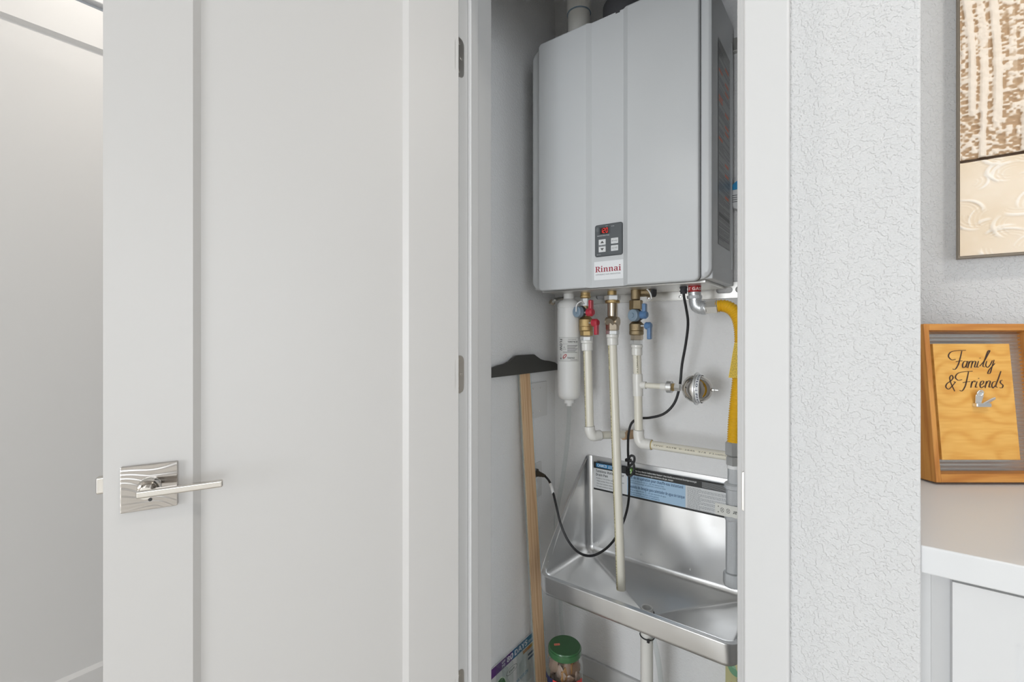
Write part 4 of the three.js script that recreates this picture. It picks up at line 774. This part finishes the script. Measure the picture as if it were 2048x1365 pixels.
// ------------------------------------------------------------------ power cord and wall plates
{
  const zc = -.565, o = onX(1074, 946, XL + .012);
  const ply = (px0, px1, pyc, hgt, name, label) => { const a = onX(px0, pyc, XL).z, b = onX(px1, pyc, XL).z, c = onX((px0 + px1) / 2, pyc, XL); const w = Math.abs(a - b);
    const t = thing(name, label, 'wall plate', V(XL, c.y - hgt / 2, (a + b) / 2));
    const g = new THREE.ExtrudeGeometry(roundRect(w, hgt, .004), { depth: .003, bevelEnabled: true, bevelSize: .0016, bevelThickness: .0016, bevelSegments: 2 }); g.rotateY(Math.PI / 2); g.translate(XL + .0002, c.y, (a + b) / 2);
    part(t, 'plate', g, M.plate); return { t, y: c.y, z: (a + b) / 2, w }; };
  const b1 = ply(1048, 1092, 801, .118, 'blank_plate', 'blank square wall plate with four screws beside the drafting square');
  for (const dz of [-.022, .022]) for (const dy of [-.04, .04]) part(b1.t, 'screw', turned([[0, .0006], [.0033, .0006], [.0026, .0015], [0, .0015]], V(XL + .0045, b1.y + dy, b1.z + dz), V(1, 0, 0), 12), M.nickel);
  const b2 = ply(1057, 1081, 962, .115, 'outlet_plate', 'white electrical outlet plate holding the brown plug');
  for (const dy of [-.02, .02]) part(b2.t, 'socket', turned([[0, 0], [.016, 0], [.0155, .0015], [0, .0015]], V(XL + .0045, b2.y + dy, b2.z), V(1, 0, 0), 24), M.white);
  const t = thing('power_cord', 'black power cord looping from the heater to the wall outlet', 'cord', V(XL, o.y, o.z));
  const p = [[1367, 566, -.50], [1367.5, 590, -.505], [1372, 615, -.52], [1376, 645, -.54], [1372, 685, -.555], [1364, 730, zc], [1359, 775, zc], [1348, 808, zc], [1328, 828, zc], [1300, 836, zc], [1277, 838, zc], [1264, 846, zc], [1257.5, 866, zc], [1256, 895, zc], [1257, 930, zc], [1258.5, 970, zc], [1256, 1010, zc], [1246, 1046, -.555], [1230, 1078, -.53], [1208, 1101, -.49], [1182, 1112.5, -.455], [1158, 1106, -.425], [1137, 1083, -.405], [1122, 1050, -.405], [1112, 1010, -.42], [1106, 985, -.44], [1100, 966, -.465], [1092, 955, -.49]].map(q => onZ(...q));
  const plug = onX(1072, 947, XL + .03);
  p.push(V(XL + .052, plug.y + .003, plug.z));
  part(t, 'cord', sweep(p, .0037, 300, 10), M.black);
  part(t, 'plug', join([new RoundedBoxGeometry(.03, .026, .024, 3, .005).translate(XL + .021, plug.y, plug.z), turned([[.011, 0], [.008, .012], [.0085, .014], [.006, .022], [.0065, .024], [.0045, .034], [0, .034]], V(XL + .034, plug.y, plug.z), V(1, -.05, .1), 18)]), M.brownBlack, 'dark brown moulded plug');
  part(t, 'gland', join([rod(onZ(1367.3, 588, -.504), onZ(1367, 562, -.50), 6.3 * mpp(1367), 6.6 * mpp(1367), 20), ...[568, 575, 582].map(y => rod(onZ(1367, y + 2, -.502), onZ(1367, y, -.502), 7.4 * mpp(1367), 7.4 * mpp(1367), 20))]), M.rubber, 'ribbed black strain relief');
  part(t, 'white_tag', sweep([onZ(1106.5, 988, -.438), onZ(1104, 978, -.447), onZ(1101, 969, -.461)], .0048, 10, 12), M.white, 'white printed sleeve');
  // folded spare length held by a tie
  const q = (px, py, z = zc + .012) => onZ(px, py, z);
  part(t, 'folded_loop', sweep([q(1255, 922), q(1262, 912), q(1268, 914), q(1268, 924), q(1260, 932), q(1254, 938), q(1254.5, 950, zc + .02), q(1262, 952, zc + .02), q(1267.5, 940), q(1267, 928), q(1261, 922)], .0036, 60, 10), M.black);
  part(t, 'tie', box(q(1251, 920).x, q(1262, 920).x, q(1256, 924).y, q(1256, 918).y, zc + .004, zc + .018, .002), M.black);
}

// ------------------------------------------------------------------ drafting square leaning on the side wall
{
  const A = onX(1049, 748, XL + .013), zT = A.z, Bq = onZ(1080.5, 1340, zT), k = (Bq.x - A.x) / (A.y - Bq.y);
  const footX = A.x + k * A.y, t = thing('drafting_square', 'wooden T-square with dark head and clear-edged blade leaning on the closet wall', 'T-square', V(footX, 0, zT));
  const ang = Math.atan(k), bl = (name, z0, z1, th, m, label) => { const Lb = Math.hypot(A.y, A.y * k) + .055, g = metreUV(new THREE.BoxGeometry(th, Lb, z1 - z0)); g.translate(0, Lb / 2, (z0 + z1) / 2); 
    const uv = g.attributes.uv; g.rotateZ(ang); g.translate(footX, .001, zT); part(t, name, g, m, label); };
  bl('blade', -.027, .027, .006, M.ash, 'pale striped wooden blade'); bl('clear_edge', .0275, .036, .0022, M.acrylic, 'clear plastic edge'); bl('clear_edge', -.036, -.0275, .0022, M.acrylic, 'clear plastic edge');
  const half = [[.199, 0], [.199, .012], [.192, .021], [.178, .028], [.140, .035], [.110, .038], [.085, .044], [.066, .053], [.052, .060], [.042, .0615]];
  const pts = [...half.map(([w, y]) => [w, y]), ...half.slice().reverse().map(([w, y]) => [-w, y])];
  const g = prism(pts, .012, .0015); g.rotateY(Math.PI / 2); g.rotateZ(ang); g.translate(A.x - .002, A.y, zT);
  part(t, 'head', toCreasedNormals(g, .6), M.headPlastic, 'dark curved head');
}

// ------------------------------------------------------------------ things on the closet floor
{ // preserve jar
  const top = onY(1129.5, 1291, .262), k = depthOf(top) / FPX, R0 = 33 * k;
  const t = thing('preserve_jar', 'glass jar of preserves with green lid on the closet floor', 'jar', V(top.x, 0, top.z));
  const rb = R0 * 1.14, jarP = [[0, .001], [rb * .9, .001], [rb, .012], [rb, .19], [rb * .985, .205], [rb * .93, .22], [R0 * .95, .232], [R0 * .93, .25]];
  const jg = new THREE.LatheGeometry(jarP.map(q => new THREE.Vector2(...q)), 8 * 4); { const p = jg.attributes.position; for (let i = 0; i < p.count; i++) { const x = p.getX(i), z = p.getZ(i), a = Math.atan2(z, x), f = 1 - .03 * Math.abs(Math.sin(a * 4)) * (p.getY(i) < .21 ? 1 : 0); p.setX(i, x * f); p.setZ(i, z * f); } jg.computeVertexNormals(); }
  jg.translate(top.x, 0, top.z); part(t, 'glass', jg, M.glass, 'clear faceted glass');
  const y0 = .243, lidP = [[0, .262], [R0 * .93, .262], [R0 * .955, .2605], [R0 * .965, .2575], [R0 * .99, .2575], [R0, .255], [R0, .243], [R0 * .985, .2405], [R0 * .94, .2405]].reverse();
  part(t, 'lid', turned(lidP, V(top.x, 0, top.z), V(0, 1, 0), 48), M.green, 'green metal lid');
  const sp = onY(1114, 1290, .2626), sc_ = .012, sx = RT.clone(), sz = FW.clone();
  const tex = canvasTex(128, 64, g => { g.fillStyle = '#e88a72'; g.fillRect(0, 0, 128, 64); g.fillStyle = '#b84a3c'; g.font = 'bold 34px sans-serif'; g.fillText('$3.99', 14, 44); });
  const cn = (a, b) => sp.clone().addScaledVector(sx, a * .0085).addScaledVector(sz, b * .0055).add(V(0, .0002, 0));
  part(t, 'price_sticker', quad(cn(-1, -1), cn(1, -.6), cn(1, 1), cn(-1, .7)), std('#ffffff', { map: tex, roughness: .6 }), 'small orange price sticker');
  const bits = [], cols = [[.33, .16, .045], [.30, .21, .16], [.20, .12, .08], [.38, .27, .22]], groups = cols.map(() => []);
  for (let i = 0; i < 260; i++) { const a = rnd() * 6.283, rr = (rb - .016) * Math.sqrt(.25 + .75 * rnd()), y = .014 + rnd() * .205, s = .011 + rnd() * .006; const g = new THREE.SphereGeometry(1, 10, 7); { const q = g.attributes.position; for (let m = 0; m < q.count; m++) { const f = 1 + .22 * Math.sin(q.getX(m) * 5 + i) * Math.cos(q.getY(m) * 4 + i * 2); q.setXY(m, q.getX(m) * f, q.getY(m) * f); } } g.scale(s * 1.6, s * (.7 + .7 * rnd()), s * .3); g.computeVertexNormals(); g.rotateZ(rnd() * 3); g.rotateY(-a + Math.PI / 2 + (rnd() - .5)); const lim = Math.min(rr, rb - .018); g.translate(top.x + Math.cos(a) * lim, y, top.z + Math.sin(a) * lim); groups[i % 4].push(g); }
  groups.forEach((q, i) => { const o = part(t, 'preserved_slices', join(q), std(cols[i], { roughness: .25 }), 'brown and mauve preserved slices'); o.userData.kind = 'stuff'; });
  const br = part(t, 'brine', rod(V(top.x, .006, top.z), V(top.x, .225, top.z), rb * .55, rb * .55, 32), std([.16, .10, .055], { roughness: .2 }), 'murky brown brine');
  const lt = canvasTex(1024, 512, (g, w, h) => { g.fillStyle = '#c8433f'; g.fillRect(0, 0, w, h); g.fillStyle = '#262a52'; g.fillRect(0, 0, 330, h); g.fillStyle = '#d7b44a'; g.font = 'bold 120px serif'; g.fillText('&', 60, 150); g.fillStyle = '#f3e6df'; g.font = 'bold 80px sans-serif'; g.fillText('B.', 380, 90); });
  const vw = Math.atan2(EYE.x - top.x, EYE.z - top.z), lg = new THREE.CylinderGeometry(rb * 1.004, rb * 1.004, .12, 40, 1, true, -1.5, 2.6); lg.rotateY(vw); lg.translate(top.x, .130, top.z);
  part(t, 'paper_label', lg, std('#ffffff', { map: lt, roughness: .5, side: THREE.DoubleSide }), 'red and navy paper label');
}
{ // refill pack: printed card with clear bottles
  const xc = XL + .005, a = onX(968, 1345, xc), b = onX(1064, 1266, xc), yT = b.y, z0 = a.z, z1 = b.z - .012;
  const t = thing('refill_pack', 'purple and white blister card of clear refill bottles by the closet wall', 'refill pack', V(xc, 0, (z0 + z1) / 2));
  part(t, 'card', box(XL + .001, xc, 0, yT, z1, z0, .001), M.white);
  const tex = canvasTex(1024, 900, (g, w, h) => {
    g.fillStyle = '#d5d5d3'; g.fillRect(0, 0, w, h);
    const gr = g.createLinearGradient(0, 0, w, 0); gr.addColorStop(0, '#6a3f80'); gr.addColorStop(.5, '#5b3a78'); gr.addColorStop(.55, '#3f6b92'); gr.addColorStop(1, '#2f7d9a'); g.fillStyle = gr; g.fillRect(0, 0, w, 150);
    g.fillStyle = '#f0eef2'; g.font = 'bold 120px sans-serif'; g.fillText('80', 430, 120); g.fillText('DAYS', 580, 120, 290); g.font = 'bold 52px sans-serif'; g.fillText('UP', 330, 66); g.fillText('TO', 330, 124); g.fillStyle = '#c9d7e0'; g.fillRect(890, 80, 120, 12); g.fillRect(890, 104, 120, 12);
    g.fillStyle = '#c07a1e'; g.fillRect(770, 170, 170, 60); g.fillStyle = '#c9a73a'; g.fillRect(940, 170, 84, 60);
    g.strokeStyle = '#555'; g.lineWidth = 7; g.beginPath(); g.ellipse(530, 300, 110, 52, 0, 0, 7); g.stroke(); g.fillStyle = '#444'; g.font = 'bold 52px sans-serif'; g.fillText('SAVE', 470, 318);
    g.fillStyle = '#2f7a35'; g.beginPath(); g.ellipse(300, 480, 120, 220, 0, 0, 7); g.fill(); g.strokeStyle = '#e6efd8'; g.lineWidth = 16; g.stroke(); g.fillStyle = '#dfe3d2'; g.beginPath(); g.ellipse(300, 500, 70, 140, 0, 0, 7); g.fill(); g.fillStyle = '#4a4d45'; g.font = 'bold 70px serif'; g.fillText('air', 252, 520);
    g.fillStyle = '#6a3a78'; g.font = 'italic bold 96px serif'; g.fillText('life', 480, 640); g.fillStyle = '#5d8dae'; g.fillText('scents', 620, 600, 260); g.fillStyle = '#27486a'; g.fillRect(880, 300, 144, 40); g.fillRect(880, 370, 144, 40);
  });
  part(t, 'card_print', quad(V(xc + .0006, 0, z0), V(xc + .0006, 0, z1), V(xc + .0006, yT, z1), V(xc + .0006, yT, z0)), std('#ffffff', { map: tex, roughness: .45 }), 'card printed with 80 DAYS');
  for (const [px, py, s] of [[1050, 1310, 1], [1010, 1348, 1]]) {
    const c = onX(px, py, xc + .022), bp = [[0, .002], [.016, .002], [.018, .006], [.018, .045], [.012, .056], [.008, .062], [.008, .082], [.0095, .083], [.0095, .094], [0, .094]].map(([r, y]) => [r, y]);
    const y0 = Math.max(.0, c.y - .078); part(t, 'refill_bottle', turned(bp, V(c.x, y0, c.z), V(0, 1, 0), 24), M.clear, 'clear refill bottle');
    part(t, 'blister', new RoundedBoxGeometry(.040, .12, .05, 3, .012).translate(xc + .021, y0 + .055, c.z), M.clear, 'clear moulded blister');
  }
}
{ // carton at the back
  const z = -.595, x0 = onZ(1450.5, 1340, z).x, yT = .305;
  const t = thing('carton', 'yellow-green printed carton standing under the drain pan corner', 'carton', V(x0 + .06, 0, z - .025));
  part(t, 'box', box(x0, x0 + .12, 0, yT, z - .05, z, .002), std([.50, .50, .28], { roughness: .5 }));
  const tex = canvasTex(512, 1280, (g, w, h) => { g.fillStyle = '#bdb98a'; g.fillRect(0, 0, w, h); g.fillStyle = '#6f9f7e'; g.beginPath(); g.moveTo(20, 160); g.quadraticCurveTo(110, 90, 150, 250); g.quadraticCurveTo(60, 270, 20, 160); g.fill(); g.fillStyle = '#8db394'; g.beginPath(); g.ellipse(60, 120, 70, 22, .7, 0, 7); g.fill(); g.fillStyle = '#d8641f'; g.fillRect(60, 330, 300, 180); g.fillStyle = '#4a4a3a'; g.save(); g.translate(150, 320); g.rotate(-Math.PI / 2); g.font = 'bold 50px sans-serif'; g.fillText('mini', 0, 0, 60); g.restore(); g.save(); g.translate(190, 420); g.rotate(-Math.PI / 2); g.font = '40px sans-serif'; g.fillText('CONTACT SURFACE', 0, 0, 360); g.restore(); });
  part(t, 'front_print', quad(V(x0 + .001, .001, z + .0005), V(x0 + .119, .001, z + .0005), V(x0 + .119, yT - .001, z + .0005), V(x0 + .001, yT - .001, z + .0005)), std('#ffffff', { map: tex, roughness: .5 }), 'print with green leaf and orange block');
}
{ // round alarm on the back wall
  const c = onZ(1490, 388, ZB + .02), t = thing('round_alarm', 'round white alarm with blue top on the closet back wall', 'alarm', V(c.x, c.y, ZB));
  const R1 = .047;
  part(t, 'housing', turned([[0, 0], [R1, 0], [R1, .014], [R1 * .94, .022], [R1 * .8, .025], [0, .026]], V(c.x, c.y, ZB + .0005), V(0, 0, 1), 48), M.white);
  const seg = new THREE.Shape(); seg.absarc(0, 0, R1 * .9, .35, Math.PI - .35); const sg = new THREE.ExtrudeGeometry(seg, { depth: .0015, bevelEnabled: false, curveSegments: 24 }); sg.translate(c.x, c.y, ZB + .026);
  part(t, 'blue_cover', sg, std([.02, .30, .60], { roughness: .35 }), 'bright blue upper segment');
  for (let i = 0; i < 4; i++) part(t, 'print_line', box(c.x - .032, c.x - .004, c.y - .002 - i * .006, c.y - .0005 - i * .006, ZB + .0262, ZB + .0268), M.black);
}

// ------------------------------------------------------------------ counter, cabinet
const YC = .905, ZF = onY(1845.5, 1092, YC).z;
{
  const t = thing('countertop', 'off-white stone countertop running beside the textured wall', 'countertop', V(XC, YC - .036, ZP));
  part(t, 'slab', box(XC + .0005, ROOM.x1, YC - .036, YC, ZP, ZF, .0025), M.counter);
  const c = thing('base_cabinet', 'white shaker base cabinet under the stone counter', 'cabinet', V(XC, 0, ZP)), zc = ZF - .045, zd = ZF - .024;
  part(c, 'carcass', box(XC + .001, ROOM.x1 - .001, .1, YC - .0365, ZP + .001, zc), M.cabinet); part(c, 'toe_kick', box(XC + .001, ROOM.x1 - .001, 0, .1, ZP + .001, zc - .06), M.cabinet);
  const xf = onZ(1862, 1200, zc).x; part(c, 'filler_strip', box(XC + .001, xf, .1, YC - .038, zc, zc + .003, .001), M.cabinet);
  const yt = onZ(1912, 1166, zd).y; let x = onZ(1905, 1250, zd).x;
  for (let i = 0; i < 4; i++) {
    const w = .56, a = x, b = Math.min(x + w, ROOM.x1 - .01), s = onZ(2033, 1290, zd).x - onZ(1905, 1290, zd).x; if (b - a < .2) break;
    const rails = [box(a, a + s, .12, yt, zc + .001, zd), box(b - s, b, .12, yt, zc + .001, zd), box(a + s, b - s, .12, .12 + s, zc + .001, zd), box(a + s, b - s, yt - s, yt, zc + .001, zd), box(a + s, b - s, .12 + s, yt - s, zc + .001, zd - .009)];
    part(c, 'door', join(rails), M.cabinet, i ? undefined : 'white shaker door with recessed panel'); x = b + .004;
  }
}
// ------------------------------------------------------------------ tray sign on the counter
{
  const LEAN = 5.2 * Math.PI / 180, o = onY(1873, 966, YC + .0048), up = V(0, Math.cos(LEAN), 0).addScaledVector(FW, Math.sin(LEAN)), nr = FW.clone().multiplyScalar(-Math.cos(LEAN)).add(V(0, Math.sin(LEAN), 0));
  const sgn = thing('tray_sign', 'wooden tray frame with corrugated metal and Family & Friends board on the counter', 'sign', o);
  const put = g => { g.applyMatrix4(new THREE.Matrix4().makeBasis(RT, up, nr)); g.translate(o.x, o.y, o.z); return g; };
  const loc = (px, py, off) => { const q = hit(px, py, nr, nr.dot(o) + off).sub(o); return [q.dot(RT), q.dot(up)]; };
  const hgt = loc(1849, 648, 0)[1], wid = .222, dp = .05, th = .0095, bt = .015, tt = .0125;
  const wd = (x0, x1, y0, y1, z0, z1, vert) => { const g = box(x0, x1, y0, y1, z0, z1, .0012); if (!vert) { const u = g.attributes.uv; for (let i = 0; i < u.count; i++) u.setXY(i, u.getY(i), u.getX(i)); } return put(g); };
  // keep the foot of the back edge clear of the counter when the frame leans
  part(sgn, 'frame_side', wd(0, th, .0, hgt, -dp, 0, true), M.pine); part(sgn, 'frame_side', wd(wid - th, wid, 0, hgt, -dp, 0, true), M.pine);
  part(sgn, 'frame_rail', wd(th, wid - th, 0, bt, -dp, 0, false), M.pine); part(sgn, 'frame_rail', wd(th, wid - th, hgt - tt, hgt, -dp, 0, false), M.pine);
  { const NX = 2, NY = 420, pos = [], idx = [], uv = []; const y0 = bt, y1 = hgt - tt, pitch = .0072;
    for (let j = 0; j <= NY; j++) for (let i = 0; i < NX; i++) { const y = y0 + (y1 - y0) * j / NY; pos.push(i ? wid - th : th, y, -.034 + .0028 * Math.cos(y / pitch * 6.283)); uv.push(i * .2, y); }
    for (let j = 0; j < NY; j++) idx.push(j * 2, j * 2 + 1, j * 2 + 2, j * 2 + 1, j * 2 + 3, j * 2 + 2);
    const g = new THREE.BufferGeometry(); g.setAttribute('position', new THREE.Float32BufferAttribute(pos, 3)); g.setAttribute('uv', new THREE.Float32BufferAttribute(uv, 2)); g.setIndex(idx); g.computeVertexNormals();
    const m = M.zinc.clone(); m.side = THREE.DoubleSide; part(sgn, 'corrugated_sheet', put(g), m, 'corrugated galvanised sheet'); part(sgn, 'back_panel', put(box(th, wid - th, bt, y1, -.046, -.041)), M.pine); }
  const ob = -.012, tl = loc(1861, 688, ob), tr = loc(2014.5, 688, ob), bl = loc(1889, 920.5, ob), x0 = (tl[0] + bl[0]) / 2, x1 = x0 + (tr[0] - tl[0]), yb = bl[1], yt = tl[1];
  const birch = std('#ffffff', { roughness: .45, map: (() => { const w1 = periodic(5), w2 = periodic(70); return dataTex(512, 512, (u, v) => { const k = .5 + .5 * Math.sin((v * 5 + 2.6 * w1(u * .8, v)) * 6.283), f = .16 * k * k + .12 * w2(u * .15, v); return [.90 - .13 * f * 2, .70 - .2 * f * 2, .37 - .2 * f * 2]; }, true); })() });
  birch.map.repeat.set(1 / .2, 1 / .2);
  const bd = part(sgn, 'board', put(box(x0, x1, yb, yt, ob - .008, ob, .0008)), birch, 'pale birch board');
  part(sgn, 'spacer', put(box(x0 + .03, x1 - .03, yb + .03, yt - .03, -.031, ob - .008)), M.pine);
  // lettering: brush strokes laid out on the board and built as thin raised ribbons
  const S = [
    [[372, 408], [345, 412], [322, 388], [334, 360], [380, 348], [440, 345]], [[412, 350], [402, 400], [388, 450], [368, 478], [352, 474]], [[372, 426], [396, 420], [418, 418]],
    [[450, 424], [432, 422], [420, 446], [424, 466], [440, 458], [452, 424]], [[454, 420], [445, 462], [456, 464]],
    [[464, 422], [456, 468]], [[460, 444], [474, 422], [484, 422], [478, 468]], [[482, 444], [496, 422], [508, 424], [502, 462], [514, 460]],
    [[528, 420], [519, 462], [532, 460]], [[537, 398], [538, 402]],
    [[536, 456], [566, 420], [592, 372], [602, 348], [594, 348], [574, 400], [560, 458], [574, 460]],
    [[584, 420], [578, 452], [590, 464], [608, 446], [622, 416]], [[634, 412], [620, 462], [606, 506], [594, 506], [600, 484], [640, 436]],
    [[374, 566], [352, 594], [328, 614], [311, 598], [318, 576], [344, 556], [358, 534], [348, 518], [336, 532], [342, 566], [372, 628]], [[378, 566], [362, 562]],
    [[420, 548], [392, 552], [374, 534], [386, 508], [430, 494], [490, 490]], [[462, 494], [452, 548], [440, 598], [420, 626], [404, 622]], [[424, 570], [448, 564], [474, 562]],
    [[488, 560], [480, 604]], [[484, 580], [496, 560], [506, 558], [508, 566]],
    [[522, 560], [513, 600], [526, 600]], [[531, 538], [532, 542]],
    [[542, 588], [562, 576], [566, 560], [552, 560], [542, 584], [550, 604], [574, 590]],
    [[586, 558], [577, 606]], [[582, 582], [598, 558], [610, 560], [604, 600], [616, 598]],
    [[648, 562], [632, 564], [622, 590], [630, 606], [644, 590]], [[682, 490], [666, 540], [650, 596], [662, 602]],
    [[694, 552], [682, 556], [680, 570], [698, 588], [692, 604], [674, 604]]];
  const conv = ([x, y]) => { const v = (y - 300) / 792, xl = 212 + 92 * v, u = (x - xl) / 525; return V(x0 + u * (x1 - x0), yt - v * (yt - yb), ob + .0004); };
  const strokes = S.map(st => {
    const c = new THREE.CatmullRomCurve3(st.map(conv)), n = Math.max(6, st.length * 7), pos = [], idx = [], uv = [];
    for (let i = 0; i <= n; i++) { const p = c.getPoint(i / n), tg = c.getTangent(i / n), nx = -tg.y, ny = tg.x, w = .0005 + .00085 * Math.pow(Math.abs(tg.y), 1.5) * (.6 + .4 * Math.sin(i / n * Math.PI)); pos.push(p.x + nx * w, p.y + ny * w, p.z, p.x - nx * w, p.y - ny * w, p.z); uv.push(0, i, 1, i); }
    for (let i = 0; i < n; i++) { const a = i * 2; idx.push(a, a + 1, a + 2, a + 1, a + 3, a + 2); }
    const g = new THREE.BufferGeometry(); g.setAttribute('position', new THREE.Float32BufferAttribute(pos, 3)); g.setAttribute('uv', new THREE.Float32BufferAttribute(uv, 2)); g.setIndex(idx); g.computeVertexNormals(); return g;
  });
  part(bd, 'lettering', put(join(strokes)), std([.045, .02, .012], { roughness: .6, side: THREE.DoubleSide }), 'dark script reading Family & Friends');
  // spring clip
  const [cx, cy] = loc(1959, 806, ob), cl = part(sgn, 'clip', put(join([new RoundedBoxGeometry(.028, .0075, .010, 2, .002).translate(cx, cy - .004, ob + .004), prism([[-.006, 0], [.004, 0], [.007, .016], [.003, .024], [-.004, .024], [-.008, .016]], .0016, .0004).rotateX(.25).translate(cx - .005, cy - .002, ob + .002), prism([[-.004, 0], [.005, 0], [.013, .014], [.010, .018], [.005, .015]], .0016, .0004).rotateX(.75).translate(cx + .003, cy - .002, ob + .004), new THREE.TorusGeometry(.0055, .0011, 8, 20).rotateX(.3).translate(cx - .006, cy + .018, ob + .009)])), M.zinc, 'small metal spring clip');
}
// ------------------------------------------------------------------ canvas with thick texture above the counter
{
  const zf = ZP + .034, x0 = onZ(1920, 420, zf).x, y0 = onZ(1920, 513, zf).y, yD = onZ(1921, 325, zf).y, x1 = x0 + .62, y1 = y0 + 1.0, NX = 250, NY = 400;
  const t = thing('textured_canvas', 'cream and brown abstract canvas of thick ridges and swirls', 'painting', V((x0 + x1) / 2, y0, ZP));
  const r1 = periodic(46), r2 = periodic(90), r3 = periodic(200), r4 = periodic(14), r5 = periodic(7), arcs = [];
  for (let i = 0; i < 120; i++) arcs.push([rnd() * .62, rnd() * .23, .012 + rnd() * .045, rnd() * 6.28, 1.0 + rnd() * 2.0, .0016 + rnd() * .004]);
  const ridges = (x, y) => {                                   // pale upright palette-knife ridges, broken along their length
    const cx = x / .021 + .7 * (r5(.3 + x * .5, y * .7) - .5), c = Math.floor(cx), j = .5 + .3 * (r1(c * .137, .21) - .5) + .22 * (r4(c * .31, y * .45) - .5), wd = .16 + .16 * r4(c * .43 + .2, y * .8), on = sm(.34, .5, r4(c * .77, y * .34));
    return on * sm(wd + .1, wd - .04, Math.abs(cx - c - j));
  };
  const height = (x, y) => {                                  // metres from the lower left corner
    const d = yD - y0;
    if (Math.abs(y - d) < .0028) return -.004;
    if (y > d) { const q = ridges(x, y), fine = r3(x * 1.0, y * 1.25), mid = r2(x * 1.1, y * 1.1); return .0045 * q * (.75 + .25 * r4(x, y * 1.4)) + (1 - .8 * q) * (.0052 * (fine - .45) + .0026 * (mid - .5)); }
    let h = .0006 * r2(x, y); for (const [ax, ay, ar, a0, al, w] of arcs) { const dx = x - ax, dy = (y - ay) * 1.35, r = Math.hypot(dx, dy); let a = Math.atan2(dy, dx) - a0; a = ((a % 6.283) + 6.283) % 6.283; if (a < al) { const q = Math.abs(r - ar) / w; if (q < 1) h += .0022 * (1 - q * q) * Math.sin(a / al * Math.PI); if (r < ar && r > ar - .018) h += .0005 * Math.sin((ar - r) * 900); } } return Math.min(h, .005);
  };
  const pos = [], uv = [], idx = [];
  for (let j = 0; j <= NY; j++) for (let i = 0; i <= NX; i++) { const x = .62 * i / NX, y = 1.0 * j / NY, e = i && j && i < NX && j < NY ? 1 : 0; pos.push(x0 + x, y0 + y, zf + e * height(x, y)); uv.push(i / NX, j / NY); }
  for (let j = 0; j < NY; j++) for (let i = 0; i < NX; i++) { const a = j * (NX + 1) + i, b = a + NX + 1; idx.push(a, a + 1, b, a + 1, b + 1, b); }
  const g = new THREE.BufferGeometry(); g.setAttribute('position', new THREE.Float32BufferAttribute(pos, 3)); g.setAttribute('uv', new THREE.Float32BufferAttribute(uv, 2)); g.setIndex(idx); g.computeVertexNormals();
  const col = dataTex(768, 1200, (u, v) => {
    const x = .62 * u, y = v, d = yD - y0, h = height(x, y); if (Math.abs(y - d) < .0028) return [.30, .22, .15];
    if (y > d) { const q = ridges(x, y), k = Math.max(.92 * q, sm(-.0006, .0016, h)) * (.9 + .1 * r2(u, v)); return [.68 + .23 * k, .56 + .30 * k, .43 + .37 * k]; }
    const w = r5(u * 2, v * 2), k = sm(0, .002, h); return [.91 + .04 * k - .04 * w, .85 + .07 * k - .06 * w, .77 + .11 * k - .09 * w];
  }, true);
  part(t, 'painted_face', g, std('#ffffff', { map: col, roughness: .6 }), 'thickly textured cream paint');
  part(t, 'canvas_edge', box(x0 - .0022, x1 + .0022, y0 - .0035, y1 + .0022, ZP + .001, zf - .006, .001), std([.33, .28, .22], { roughness: .7 }), 'grey-brown canvas edge');
}

renderer.render(scene, camera);
